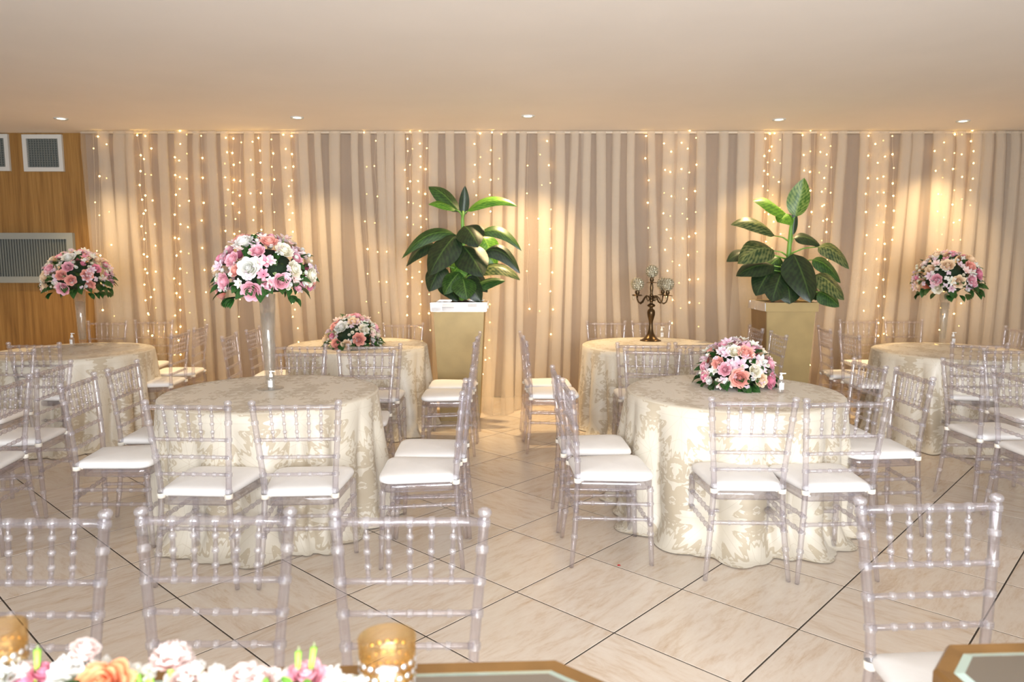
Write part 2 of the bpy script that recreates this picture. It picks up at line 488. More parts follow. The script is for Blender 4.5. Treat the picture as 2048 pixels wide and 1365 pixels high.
# ------------------------------------------------------------------ curtains
CY = 8.14
def px_x(px, Y=CY): return aty(px, 500, Y).x
def puddle(x, z):
    f = 0.85 * math.exp(-((x - (-0.16)) / 0.34) ** 2)
    t = max(0.0, min(1.0, (0.75 - z) / 0.75))
    return f * t * t
def curtain(x0, x1, label, seed, lean=0.0, top=CEIL - 0.012, last=False):
    rnd = random.Random(seed)
    sec = []                                # (x, depth) polyline at the top
    x = x0
    ph = 0
    while x < x1 - 0.05:
        w = rnd.uniform(0.13, 0.26)
        o = rnd.uniform(0.07, 0.13)
        if x + w > x1: w = x1 - x
        dp = rnd.uniform(0.015, 0.04)
        e1, e2 = x + w + o, x + w - 0.004
        sec += [(x, 0.0, ph), (x + w * 0.4, -0.1 * dp, ph), (x + w * 0.8, -0.5 * dp, ph), (x + w + o * 0.6, -1.25 * dp, ph), (e1, -1.15 * dp, ph),
                (e1 + o * 0.02, -0.9 * dp, ph), (x + w + o * 0.6, -0.62 * dp, ph), (e2 + o * 0.03, -0.55 * dp, ph), (e2, -0.42 * dp, ph), (x + w + o * 0.5, -0.38 * dp, ph),
                (e1 - o * 0.03, -0.32 * dp, ph), (e1 - o * 0.01, -0.18 * dp, ph), (x + w + o * 0.6, -0.05 * dp, ph), (x + w + o * 0.2, 0.1 * dp, ph), (e2, 0.16 * dp, ph)]
        x += w
        ph += 1
    drift = [rnd.uniform(-1, 1) for _ in range(ph + 1)]
    rows, nz = [], 18
    for i in range(nz + 1):
        t = i / nz
        z = top * (1 - t) + 0.006 * t
        row = []
        for (px, dy, k) in sec:
            dx = lean * t * t + 0.035 * drift[k] * t + 0.012 * math.sin(5 * t + k * 1.7)
            yy = CY + dy * (1 + 0.8 * t) + 0.012 * math.sin(3 * t + k) * t
            if i == 0: yy += 0.02
            X = px + dx
            yy -= puddle(X, z)
            if z < 0.12 and X > -0.9 and X < 0.6: yy -= 0.03 * math.sin(k * 2.3 + dy * 60)
            row.append((X, yy, z))
        rows.append(row)
    o = MB().grid(rows).build('sheer_curtain', M['sheer'])
    return tag(o, label, 'curtain', 'sheer curtains along the back wall')
edges = [176, 420, 598, 770, 955, 1162, 1345, 1472, 1560, 1725, 1865, 2000, 2140]
clabels = ['pale sheer curtain at far left, beside the wood panelling',
           'pale sheer curtain behind the tallest flower vase',
           'pale sheer curtain just left of the left leafy plant, above a low bouquet',
           'pale sheer curtain behind the left potted plant with silver planter rim',
           'brightest sheer curtain, puddled on the floor right of the silver rimmed planter',
           'plain pale sheer curtain without fairy lights, left of the candelabra',
           'pale sheer curtain behind the bronze candelabra',
           'narrow pale sheer curtain between the candelabra and the right potted plant',
           'pale sheer curtain right behind the top of the right potted plant',
           'pale sheer curtain behind the right edge of the gold rimmed planter',
           'pale sheer curtain behind the brightest fairy lights on the right',
           'pale sheer curtain behind the tall flower vase at far right',
           'pale sheer curtain at the right edge of the photo']
leans = [0.05, 0.1, 0.12, 0.0, -0.05, 0.12, 0.14, -0.02, -0.1, -0.12, -0.06, 0.05, 0.0]
for i in range(len(edges) - 1):
    curtain(px_x(edges[i]) - 0.01, px_x(edges[i + 1]) + 0.03, clabels[i], 40 + i, leans[i])
# opaque drape behind the sheer ones
rows = []
xs = [px_x(172) + k * 0.045 for k in range(int((px_x(2150) - px_x(172)) / 0.045))]
for z in (CEIL - 0.03, 2.0, 1.0, 0.01):
    rows.append([(x, WALL_Y - 0.09 + 0.028 * math.sin(x * 21 + 1.3 * math.sin(x * 3.1)), z) for x in xs])
tag(MB().grid(rows).build('backing_drape', M['backing']), 'opaque taupe drape hung behind the sheer curtains', 'curtain')
mb = MB().tube([(px_x(172), CY + 0.045, CEIL - 0.02), (px_x(2150), CY + 0.045, CEIL - 0.02)], 0.012, 8)
tag(mb.build('curtain_rod', M['wall_paint']), 'thin rod under the ceiling carrying the sheer curtains', 'rod')

# ------------------------------------------------------------------ fairy lights
bulb_mesh = MB().lathe([(0.0001, -0.0078), (0.0055, -0.005), (0.0075, 0), (0.0055, 0.005), (0.0001, 0.0078)], 8).mesh('bulb', M['bulb_bright'])
bulb_mesh_dim = MB().lathe([(0.0001, -0.007), (0.005, -0.004), (0.0065, 0), (0.005, 0.004), (0.0001, 0.007)], 8).mesh('bulb', M['bulb_dim'])
strands = {   # cluster: list of (x top px, x bottom px, y from, y to, spacing px, bright 0..1)
 'left of the grille bouquet, dim':          [(196, 205, 276, 640, 56, .35), (211, 232, 290, 660, 44, .5), (186, 198, 300, 640, 70, .3)],
 'second group from the wood panelling':     [(276, 300, 270, 720, 26, .8), (300, 318, 300, 760, 38, .8), (287, 305, 275, 740, 31, .6)],
 'dense bright group above the left tables': [(359, 360, 265, 745, 25, 1.0), (348, 352, 312, 760, 30, .9), (375, 378, 270, 640, 36, .3), (401, 414, 268, 650, 36, .7)],
 'group above the tallest bouquet, left':    [(452, 458, 272, 480, 21, .5), (466, 472, 275, 500, 20, .7), (479, 480, 285, 660, 26, .5)],
 'group above the tallest bouquet, right':   [(502, 512, 280, 500, 26, .9), (518, 535, 276, 520, 24, 1.0), (545, 552, 280, 480, 27, .7), (583, 588, 272, 640, 26, .9), (566, 604, 272, 700, 29, .9)],
 'sparse group above the low left bouquet':  [(729, 738, 262, 640, 48, .45), (749, 758, 278, 640, 40, .5), (771, 772, 500, 690, 40, .6)],
 'group left of the left potted plant':      [(812, 818, 276, 660, 26, .7), (822, 826, 266, 560, 30, .4), (838, 842, 262, 720, 20, .8), (850, 862, 262, 700, 34, .5)],
 'bright group right of the left potted plant': [(948, 952, 290, 600, 27, .8), (962, 958, 264, 560, 36, .8), (982, 975, 265, 720, 24, 1.0), (1000, 990, 272, 420, 32, .8), (966, 968, 610, 760, 20, .8)],
 'sparse dim group over the brightest drape':[(1056, 1056, 260, 640, 50, .25), (1082, 1074, 254, 660, 44, .3), (1096, 1106, 280, 720, 37, .5)],
 'group above the candelabra':               [(1292, 1304, 274, 560, 35, .6), (1326, 1336, 290, 640, 34, .7), (1340, 1344, 300, 660, 34, .6), (1364, 1360, 284, 660, 36, .6), (1376, 1378, 264, 640, 36, .7), (1391, 1398, 272, 680, 36, .5)],
 'group left of the right potted plant':     [(1532, 1518, 274, 500, 24, .8), (1537, 1530, 268, 560, 22, .8), (1546, 1548, 270, 500, 26, .4), (1560, 1556, 280, 480, 34, .5)],
 'group right of the right potted plant':    [(1607, 1610, 268, 400, 26, .5), (1622, 1620, 258, 520, 29, .8), (1640, 1648, 268, 560, 28, .7), (1652, 1650, 272, 560, 22, .8), (1664, 1662, 290, 600, 44, .3), (1630, 1616, 620, 760, 24, .7)],
 'brightest group of the right side':        [(1736, 1726, 272, 660, 30, 1.0), (1754, 1757, 258, 720, 26, 1.0), (1770, 1764, 282, 700, 28, .9), (1786, 1790, 272, 490, 25, .9)],
 'group behind the tall right vase':         [(1872, 1880, 263, 690, 31, .5), (1886, 1884, 282, 640, 34, .6), (1908, 1905, 266, 660, 30, .5), (1921, 1921, 270, 660, 34, .5), (1946, 1936, 260, 420, 20, .7)],
}
for ci, (nm, lst) in enumerate(strands.items()):
    rnd = random.Random(100 + ci)
    root = empty('fairy_light_string', (px_x((lst[0][0]), 8.19), 8.19, CEIL - 0.03))
    tag(root, 'warm fairy light strands on the curtain, ' + nm, 'fairy lights', 'fairy lights along the curtain')
    inv = Matrix.Translation(-Vector(root.location))
    for (xt, xb, y0, y1, spc, br) in lst:
        ya = 258.0
        pts = []
        y = y0 + rnd.uniform(-4, 4)
        bl = []
        while y < y1:
            t = (y - 258) / (760 - 258)
            X = xt + (xb - xt) * t + rnd.uniform(-3.5, 3.5)
            bl.append((X, y))
            y += spc * 1.25 * rnd.uniform(0.75, 1.25)
        wp = [inv @ aty(xt, ya, 8.19)] + [inv @ aty(a, b, 8.19) for a, b in bl]
        MB().tube(wp, 0.0012, 4, False).build('wire', M['wire'], root)
        for a, b in bl:
            bright = rnd.random() < br
            inst('bulb', bulb_mesh if bright else bulb_mesh_dim, root, Matrix.Translation(inv @ aty(a, b, 8.19 - 0.012)))

# ------------------------------------------------------------------ ceiling downlights
def downlight(px, py, label, energy, tilt, lit):
    p = atz(px, py, CEIL)
    root = empty('recessed_downlight', (p.x, p.y, CEIL))
    tag(root, label, 'ceiling light', 'recessed downlights in the ceiling')
    MB().lathe([(0.040, 0.02), (0.044, -0.004), (0.060, -0.010), (0.066, -0.004), (0.066, 0.004)], 24).build('trim_ring', M['white_metal'], root)
    MB().lathe([(0.0001, -0.002), (0.036, -0.002), (0.044, 0.004)], 20).build('lamp', M['lamp_glow'], root)
    l = light('downlight_lamp', 'SPOT', (0, 0, -0.03), (tilt, 0, 0), energy, (1.0, 0.72, 0.38), spot_size=math.radians(92), spot_blend=0.85, shadow_soft_size=0.03)
    l.parent = root
downlight(122, 237, 'lit recessed downlight at far left, above the wood panelling', 200, 0.06, 1)
downlight(594, 235, 'small recessed downlight second from left, above the tallest bouquet', 210, 0.07, 0)
downlight(1056, 232, 'small recessed downlight in the middle of the ceiling edge', 330, 0.14, 0)
downlight(1558, 239, 'lit recessed downlight above the right potted plant', 210, 0.07, 1)
downlight(1926, 242, 'lit recessed downlight at far right, above the tall right vase', 210, 0.07, 1)

# ------------------------------------------------------------------ wall grilles
def grille(px0, py0, px1, py1, name, label, slats, grid, frame_m, bar, depth=0.03):
    Y = WALL_Y - depth
    a, b = aty(px0, py1, Y), aty(px1, py0, Y)
    cx, cz, hw, hh = (a.x + b.x) / 2, (a.z + b.z) / 2, (b.x - a.x) / 2, (b.z - a.z) / 2
    root = empty(name, (cx, WALL_Y, cz - hh))
    tag(root, label, 'vent', 'vents in the wood panelling' if grid else None)
    fw = bar
    mb = MB()
    for sx in (-1, 1): mb.box((sx * (hw - fw / 2), -depth / 2, hh), (fw / 2, depth / 2, hh))
    for sz in (-1, 1): mb.box((0, -depth / 2, hh + sz * (hh - fw / 2)), (hw - fw, depth / 2, fw / 2))
    mb.build('frame', frame_m, root)
    MB().box((0, -0.004, hh), (hw - fw, 0.003, hh - fw)).build('back_panel', M['vent_dark'], root)
    sl = MB().box((0, 0, 0), (0.008 if not grid else 0.0035, 0.006, hh - fw)).mesh('slat', M['vent_grid'])
    n = slats
    for k in range(n):
        x = -hw + fw + (k + 0.5) * (2 * (hw - fw)) / n
        inst('slat', sl, root, Matrix.Translation((x, -depth * 0.5, hh)))
    if grid:
        hb = MB().box((0, 0, 0), (hw - fw, 0.004, 0.003)).mesh('bar', M['vent_grid'])
        for k in range(n):
            z = fw + (k + 0.5) * (2 * (hh - fw)) / n
            inst('bar', hb, root, Matrix.Translation((0, -depth * 0.35, z)))
grille(48, 269, 122, 343, 'wall_vent', 'square white framed vent high on the wood panelling, fully in view', 12, True, M['white_metal'], 0.045)
grille(-62, 268, 14, 342, 'wall_vent', 'square white framed vent high on the wood, cut off by left edge', 12, True, M['white_metal'], 0.045)
grille(-150, 466, 144, 566, 'air_conditioner_grille', 'wide grey air conditioner grille with vertical slats in the wood panelling', 52, False, M['grey_plastic'], 0.07, 0.05)

# ------------------------------------------------------------------ chairs
def ring_prof(z0, z1, r, rings, rr=0.0035, w=0.006):
    """list of (z, radius) from z0 to z1 with ring bumps"""
    pts = [(z0, r)]
    for zc, n in rings:
        st_ = zc - (n - 1) * w / 2
        lo, hi = st_ - w * 0.5, st_ + (n - 1) * w + w * 0.5
        pts += [(lo - 0.0025, r), (lo, r)]
        for k in range(n):
            c = st_ + k * w
            pts += [(c - w * 0.28, r + rr), (c + w * 0.28, r + rr)]
            if k < n - 1: pts.append((c + w * 0.5, r + rr * 0.35))
        pts += [(hi, r), (hi + 0.0025, r)]
    pts.append((z1, r))
    pts = [p for p in pts if z0 <= p[0] <= z1]
    pts.sort(key=lambda q: q[0])
    return pts
def poly_at(path, z):
    for (a, b) in zip(path, path[1:]):
        if a[2] <= z <= b[2]:
            f = (z - a[2]) / (b[2] - a[2])
            return Vector((a[0] + (b[0] - a[0]) * f, a[1] + (b[1] - a[1]) * f, z))
    return Vector(path[-1] if z > path[-1][2] else path[0])
def post(sx):
    path = [(sx * 0.205, -0.232, 0), (sx * 0.185, -0.212, 0.2), (sx * 0.166, -0.198, 0.44), (sx * 0.172, -0.201, 0.56), (sx * 0.188, -0.219, 0.75), (sx * 0.201, -0.238, 0.92)]
    prof = ring_prof(0.0, 0.905, 0.0145, [(0.16, 3), (0.25, 2), (0.33, 2), (0.475, 3), (0.56, 3), (0.648, 3), (0.735, 3), (0.82, 3), (0.89, 3)])
    prof[0] = (0.0, 0.0115)
    prof += [(0.9075, 0.013), (0.912, 0.0175), (0.919, 0.019), (0.927, 0.015), (0.931, 0.006)]
    mb = MB()
    mb.tube([poly_at(path, z) if z < 0.92 else Vector((sx * 0.201, -0.238, z)) for z, r in prof], [r for z, r in prof], 12, base=0.0152)
    return mb
def front_leg(sx):
    path = [(sx * 0.200, 0.190, 0), (sx * 0.196, 0.180, 0.2), (sx * 0.192, 0.175, 0.42)]
    prof = ring_prof(0.0, 0.42, 0.0155, [(0.17, 2), (0.25, 2), (0.33, 2), (0.40, 2)])
    prof[0] = (0.0, 0.0125)
    return MB().tube([poly_at(path, z) for z, r in prof], [r for z, r in prof], 12, base=0.0162)
def bar(a, b, r, rings, rr=0.003, w=0.006, n2=2):
    a, b = Vector(a), Vector(b)
    L = (b - a).length
    prof = ring_prof(0, L, r, [(L * t, n2) for t in rings], rr, w)
    return MB().tube([a + (b - a) * (z / L) for z, _ in prof], [q for _, q in prof], 8, base=r + 0.0004)
PX = [(0.205, -0.232, 0), (0.185, -0.212, 0.2), (0.166, -0.198, 0.44), (0.172, -0.201, 0.56), (0.188, -0.219, 0.75), (0.201, -0.238, 0.92)]
def pxy(sx, z):
    p = poly_at(PX, z)
    return Vector((sx * p.x, p.y, z))
def seat_outline(k, grow=0.0):
    """rounded trapezoid outline, k points"""
    corners = [(-0.168 - grow, -0.205 - grow), (0.168 + grow, -0.205 - grow), (0.212 + grow, 0.198 + grow), (-0.212 - grow, 0.198 + grow)]
    rad = [0.03, 0.03, 0.085, 0.085]
    pts = []
    n = k // 4
    for i, (c, r) in enumerate(zip(corners, rad)):
        pv = Vector(corners[i - 1])
        nx = Vector(corners[(i + 1) % 4])
        c = Vector(c)
        a = c + (pv - c).normalized() * r
        b = c + (nx - c).normalized() * r
        for j in range(n):
            t = j / (n - 1)
            pts.append(a * (1 - t) ** 2 + c * 2 * t * (1 - t) + b * t * t)
    return pts
def make_chair():
    root = empty('acrylic_chair')
    A = M['acrylic']
    A2 = (M['acrylic'], M['acrylic_ring'])
    o = seat_outline(24)
    def loop(s, z): return [(p.x * s, p.y * s + 0.0, z) for p in o]
    mb = MB()
    mb.grid([loop(0.86, 0.405), loop(0.97, 0.405), loop(0.985, 0.410), loop(0.99, 0.440), loop(0.97, 0.446), loop(0.86, 0.446), loop(0.86, 0.405)], True)
    mb.build('seat_frame', A, root)
    rows = [loop(0.0, 0.444), loop(0.5, 0.444), loop(0.93, 0.446), loop(1.0, 0.455), loop(1.015, 0.466), loop(1.0, 0.478), loop(0.95, 0.486), loop(0.8, 0.492), loop(0.5, 0.497), loop(0.0, 0.499)]
    MB().grid(rows, True).build('cushion', M['cushion'], root)
    for sx in (-1, 1):
        c = pxy(sx, 0.452)
        mb = MB()
        P = [[(c.x + (0.0205 if i in (1, 2) else 0.0165) * math.cos(2 * PI * k / 12), c.y + (0.0205 if i in (1, 2) else 0.0165) * math.sin(2 * PI * k / 12), z) for k in range(12)]
             for i, z in enumerate((0.440, 0.442, 0.462, 0.464))]
        mb.grid(P, True)
        mb.box((c.x - sx * 0.016, c.y + 0.018, 0.453), (0.012, 0.012, 0.008))
        mb.build('strap', M['strap'], root)
        post(sx).build('back_post', A2, root)
        front_leg(sx).build('front_leg', A2, root)
        for z in (0.33, 0.25):
            a = Vector((sx * 0.194, 0.177, z - 0.005))
            b = pxy(sx, z + 0.005)
            bar(a, b, 0.0105, (0.06, 0.24, 0.42, 0.6, 0.78, 0.94)).build('side_stretcher', A2, root)
    bar((-0.195, 0.18, 0.215), (0.195, 0.18, 0.215), 0.0105, (0.05, 0.25, 0.42, 0.58, 0.75, 0.95)).build('front_stretcher', A2, root)
    bar(pxy(-1, 0.29), pxy(1, 0.29), 0.0105, (0.05, 0.25, 0.42, 0.58, 0.75, 0.95)).build('rear_stretcher', A2, root)
    sp = (-0.66, -0.33, 0.0, 0.33, 0.66)
    tt = tuple((s * 0.9 + 1) / 2 for s in sp)
    bar(pxy(-1, 0.893), pxy(1, 0.893), 0.0125, tt, 0.0025, 0.009).build('top_rail', A2, root)
    for z in (0.735, 0.648, 0.56):
        bar(pxy(-1, z), pxy(1, z), 0.009, tt, 0.003, 0.007).build('back_rail', A2, root)
    for s in sp:
        a, b = pxy(1, 0.735), pxy(1, 0.893)
        p0 = Vector((a.x * s * 0.9, a.y, 0.735))
        p1 = Vector((b.x * s * 0.9, b.y, 0.893))
        L = (p1 - p0).length
        prof = [(0, 0.0055), (0.19, 0.0066), (0.205, 0.0066)]
        for t in (0.25, 0.5, 0.75):
            prof += [(t - 0.058, 0.0066), (t - 0.042, 0.0066), (t - 0.034, 0.0094), (t, 0.0102), (t + 0.034, 0.0094), (t + 0.042, 0.0066), (t + 0.058, 0.0066)]
        prof += [(0.82, 0.0066), (1, 0.0055)]
        MB().tube([p0 + (p1 - p0) * t for t, _ in prof], [r for _, r in prof], 8, base=0.0075).build('spindle', A2, root)
    return root

def chair_pose(pl, pr, face):
    a, b = atz(pl[0], pl[1], 0.92), atz(pr[0], pr[1], 0.92)
    return a, b, face
C_ = 'clear acrylic chair '
G1, G2 = 'chairs around the front left table', 'chairs around the front right table'
G3, G4, G5, G6 = 'chairs around the far left table', 'chairs around the back left table', 'chairs around the candelabra table', 'chairs around the far right table'
G0, G7, G8 = 'chairs at the mirrored tables', 'chairs at the right edge', 'chairs at the left edge'
# posts by the pixels of their caps: (xl, yl, xr, yr, flip, label, group);  flip = the sitter faces the camera side of the line
chairs = [
 (-95, 1027, 215, 1027, 1, 'in the nearest row, cut off by the left edge', G0),
 (288, 1022, 574, 1022, 1, 'in the nearest row, second from the left, behind the blush carnation', G0),
 (668, 1025, 971, 1024, 1, 'in the nearest row, behind the amber glass cup', G0),
 (1723, 1001, 1991, 995, 1, 'nearest chair at lower right, beside the dark mirrored table corner', G0),
 (289, 804, 456, 806, 0, 'facing the front left table, left one of the two seen from behind', G1),
 (505, 806, 675, 804, 0, 'facing the front left table, right one of the two seen from behind', G1),
 (119, 771, 188, 747, 1, 'left of the front left table, nearer of its left pair', G1),
 (212, 741, 275, 721, 1, 'left of the front left table, farther of its left pair', G1),
 (539, 703, 649, 703, 1, 'behind the front left table, partly hidden by the tall vase', G1),
 (679, 702, 786, 702, 1, 'behind the front left table, beside its right rim, backrest toward back bouquet', G1),
 (548, 690, 650, 690, 0, 'at the near side of the back left table, left one', G4),
 (697, 690, 800, 689, 0, 'before the back left table, in front of its low bouquet', G4),
 (769, 647, 844, 647, 1, 'behind the back left table, between the low bouquet and the left planter', G4),
 (440, 676, 475, 664, 1, 'left of the tall vase, nearer of two facing the back left table', G4),
 (489, 662, 521, 652, 1, 'beside the tall vase, farther of two facing the back left table', G4),
 (339, 671, 381, 660, 0, 'right of the far left table, nearer one of its right pair', G3),
 (384, 658, 418, 648, 0, 'right of the far left table, farther one of its right pair', G3),
 (180, 643, 249, 643, 1, 'behind the far left table, right of its tall vase', G3),
 (271, 641, 344, 641, 1, 'behind the far left table, second to the right of its vase', G3),
 (18, 687, 117, 687, 0, 'at the near side of the far left table, backrest toward the camera', G3),
 (-40, 700, 66, 700, 1, 'cut by left edge, facing the camera, before the far left table', G8),
 (71, 742, 143, 722, 0, 'at the left edge, farther one of two facing out of the photo', G8),
 (-20, 776, 61, 750, 0, 'at the left edge, nearer one of two facing out of the photo', G8),
 (1428, 798, 1588, 799, 0, 'facing the front right table, left one of the two seen from behind', G2),
 (1620, 801, 1770, 799, 0, 'facing the front right table, right one of the two seen from behind', G2),
 (1793, 736, 1867, 758, 1, 'right of the front right table, nearer of its right pair', G2),
 (1709, 717, 1772, 735, 1, 'right of the front right table, farther of its right pair', G2),
 (1254, 698, 1356, 700, 1, 'behind the front right table, left of its low bouquet', G2),
 (1382, 699, 1484, 698, 1, 'behind the front right table, hidden mostly by its low bouquet', G2),
 (1237, 687, 1336, 688, 0, 'at the near side of the candelabra table, below the candelabra', G5),
 (1353, 687, 1450, 687, 0, 'at the near side of the candelabra table, right one, behind the bouquet', G5),
 (1175, 643, 1249, 643, 1, 'behind the candelabra table, left one', G5),
 (1265, 643, 1339, 643, 1, 'behind the candelabra table, right behind the candelabra stem', G5),
 (1540, 662, 1576, 673, 1, 'in front of the right planter, nearer one', G5),
 (1497, 650, 1529, 660, 1, 'in front of the right planter, farther one, at its left edge', G5),
 (1634, 651, 1664, 661, 0, 'just right of the right planter, farther one facing the far right table', G6),
 (1676, 662, 1722, 673, 0, 'just right of the right planter, nearer one facing the far right table', G6),
 (1681, 640, 1753, 640, 1, 'behind the far right table at its left end, facing the camera', G6),
 (1772, 640, 1843, 640, 1, 'behind the far right table, left of its tall vase', G6),
 (2012, 653, 2070, 661, 1, 'behind the far right table, cut by the right edge', G6),
 (1911, 686, 2010, 688, 0, 'at the near side of the far right table, backrest toward the camera', G6),
 (1886, 718, 1965, 736, 0, 'at the right edge, farther one of two facing out of the photo', G7),
 (1987, 739, 2082, 761, 0, 'at the right edge, nearer one of two facing out of the photo', G7),
 (1971, 698, 2073, 698, 1, 'cut by the right edge, facing the camera, behind the two outward chairs', G7),
]
# side chairs seen edge-on: given by the floor pixels of the rear feet (near, far) and the side they face
edge_chairs = [
 (926, 1138, 932, 1078, 1, 'right of the front left table, nearer of its right pair', G1),
 (940, 1080, 945, 1027, 1, 'right of the front left table, farther of its right pair', G1),
 (1142.7, 1135, 1124, 1076, -1, 'left of the front right table, nearer of its left pair', G2),
 (1116, 1066, 1104.7, 1018, -1, 'left of the front right table, farther of its left pair', G2),
 (949, 914, 954, 888, 1, 'in front of the left planter, nearer one, facing the back left table', G4),
 (956, 885, 960, 863, 1, 'in front of the left planter, farther one, facing the back left table', G4),
 (1054, 908, 1048, 884, -1, 'at the left of the candelabra table, nearer one by the puddled curtain', G5),
 (1046, 881, 1041, 860, -1, 'at the left of the candelabra table, farther one by the puddled curtain', G5),
]
poses = []
for (xl, yl, xr, yr, flip, lab, g) in chairs:
    a, b = atz(xl, yl, 0.92), atz(xr, yr, 0.92)
    yaw = math.atan2(b.y - a.y, b.x - a.x) + (PI if flip else 0)
    mid = (a + b) / 2
    poses.append((mid.x, mid.y, -0.238, yaw, lab, g))
for (xn, yn, xf, yf, s, lab, g) in edge_chairs:
    a, b = atz(xn, yn, 0), atz(xf, yf, 0)
    v = (b - a) * s
    yaw = math.atan2(v.y, v.x)
    mid = (a + b) / 2
    poses.append((mid.x, mid.y, -0.232, yaw, lab, g))
proto = make_chair()
for i, (x, y, off, yaw, lab, g) in enumerate(poses):
    o = proto if i == 0 else copy_tree(proto)
    o.location = (x + off * math.sin(yaw), y - off * math.cos(yaw), 0.0)
    o.rotation_euler = (0, 0, yaw)
    tag(o, C_ + lab, 'chair', g)

# ------------------------------------------------------------------ tablecloths
TZ = 0.77
def tablecloth(cx, cy, label, seed, R=0.65, pool=0.12, mat='damask'):
    rnd = random.Random(seed)
    n = 240
    bounds, amps, a = [0.0], [], 0.0
    while a < 2 * PI - 0.16:
        a += rnd.uniform(0.17, 0.42)
        bounds.append(min(a, 2 * PI))
        amps.append(rnd.uniform(0.35, 1.0))
    bounds[-1] = 2 * PI
    def fold(th):
        th = (th + seed) % (2 * PI)
        for q in range(len(amps)):
            if bounds[q] <= th <= bounds[q + 1]:
                u = (th - bounds[q]) / (bounds[q + 1] - bounds[q])
                return amps[q] * math.sin(PI * u) ** 0.85
        return 0.0
    def front(th): return 0.35 + 0.65 * max(0.0, -math.sin(th)) ** 2
    rows, uvs = [], []
    def addrow(fn, s):
        row, uv = [], []
        for k in range(n):
            th = 2 * PI * k / n
            row.append(fn(th))
            uv.append((s * math.cos(th) + 5, s * math.sin(th) + 5) if s <= R else (th * R + 5.0, 5.0 + s))
        rows.append(row)
        uvs.append(uv)
    for f in (0.002, 0.25, 0.5, 0.75, 0.92, 0.985):
        addrow(lambda th, f=f: (R * f * math.cos(th), R * f * math.sin(th), TZ), R * f)
    addrow(lambda th: ((R + 0.002) * math.cos(th), (R + 0.002) * math.sin(th), TZ - 0.008), R + 0.004)
    nd = 20
    for i in range(1, nd + 1):
        t = i / nd
        z = (TZ - 0.008) * (1 - t) + 0.014 * t
        def fn(th, t=t, z=z):
            am = 0.125 * min(1.0, t / 0.75) ** 0.9
            r = R + 0.002 - 0.012 * min(1.0, t * 3) + am * fold(th + 0.05 * math.sin(2.2 * t + th * 2))
            r += pool * front(th) * max(0.0, (t - 0.82) / 0.18) ** 2 * (0.4 + 0.6 * fold(th + 0.1))
            return (r * math.cos(th), r * math.sin(th), z)
        addrow(fn, R + t * TZ)
    def hem(th):
        r = R - 0.01 + 0.125 * fold(th + 0.05 * math.sin(2.2 + th * 2)) + pool * front(th) * (0.7 + 0.6 * fold(th + 0.1)) + 0.015 + 0.015 * math.sin(7 * th + seed)
        return (r * math.cos(th), r * math.sin(th), 0.006)
    addrow(hem, R + TZ + 0.08)
    o = MB().grid(rows, True, uvs).build('tablecloth', M[mat])
    o.location = (cx, cy, 0)
    tag(o, label, 'tablecloth', 'cream damask cloths on round tables')
T = {'T1': (-1.491, 4.491), 'T2': (1.375, 4.508), 'T3': (-3.897, 6.467), 'T4': (-1.46, 6.914), 'T5': (1.322, 6.914), 'T6': (3.915, 6.467)}
tablecloth(*T['T1'], 'cream damask cloth to the floor on the front left round table with tallest vase', 1)
tablecloth(*T['T2'], 'cream damask cloth to the floor on the front right round table with low bouquet', 2)
tablecloth(*T['T3'], 'cream damask cloth on the far left round table by the wood panelling', 3)
tablecloth(*T['T4'], 'cream damask cloth on the back left round table with a low bouquet', 4)
tablecloth(*T['T5'], 'cream damask cloth on the round table carrying the bronze candelabra', 5)
tablecloth(*T['T6'], 'cream damask cloth on the far right round table with a tall vase', 6)

# ------------------------------------------------------------------ flowers (meshes shared)
def petal_grid(w, h, cup, curl, nu=4, nv=4):
    """petal standing along +z, base at origin, facing -y... outward +y; returns rows"""
    rows, uvs = [], []
    for j in range(nv + 1):
        t = j / nv
        ww = w * (0.35 + 0.65 * math.sin(PI * min(1, 0.18 + 0.62 * t)) ) * (1 - 0.35 * max(0, t - 0.75) * 4 * 0.5)
        row, uv = [], []
        for i in range(nu + 1):
            s = i / nu * 2 - 1
            x = ww * s
            y = cup * (math.sin(t * PI * 0.55)) - 0.55 * ww * s * s + curl * max(0, t - 0.6) ** 2 * 6
            z = h * t * (1 - 0.10 * s * s * t) - abs(curl) * max(0, t - 0.75) * 0.8
            row.append(Vector((x, y, z)))
            uv.append((i / nu, t))
        rows.append(row)
        uvs.append(uv)
    return rows, uvs
def rose_mesh(name, mat, open_=1.0, seed=1):
    """unit rose: about radius 1, height about 1.1"""
    rnd = random.Random(seed)
    mb = MB()
    layers = [(4, 0.08, 0.22, 1.02, 0.02, -0.12), (5, 0.18, 0.30, 1.02, 0.07, -0.06), (6, 0.30, 0.40, 1.0, 0.15 * open_, 0.0), (6, 0.42, 0.50, 0.95, 0.27 * open_, 0.08), (7, 0.50, 0.58, 0.84, 0.42 * open_, 0.18), (7, 0.55, 0.62, 0.66, 0.60 * open_, 0.28)]
    for li, (n, r0, w, h, cup, curl) in enumerate(layers):
        for k in range(n):
            a = 2 * PI * (k + 0.37 * li) / n + rnd.uniform(-0.12, 0.12)
            rows, uvs = petal_grid(w * rnd.uniform(0.9, 1.1), h * rnd.uniform(0.93, 1.05), cup, curl)
            R_ = Matrix.Rotation(a - PI / 2, 4, 'Z')
            mb.grid([[R_ @ (p + Vector((0, r0 * 0.6, 0))) for p in row] for row in rows], uvs=uvs)
    mb.lathe([(0.0001, -0.12), (0.25, -0.05), (0.38, 0.1), (0.25, 0.5), (0.08, 0.9), (0.0001, 0.93)], 8)
    return mb.mesh(name, M[mat])
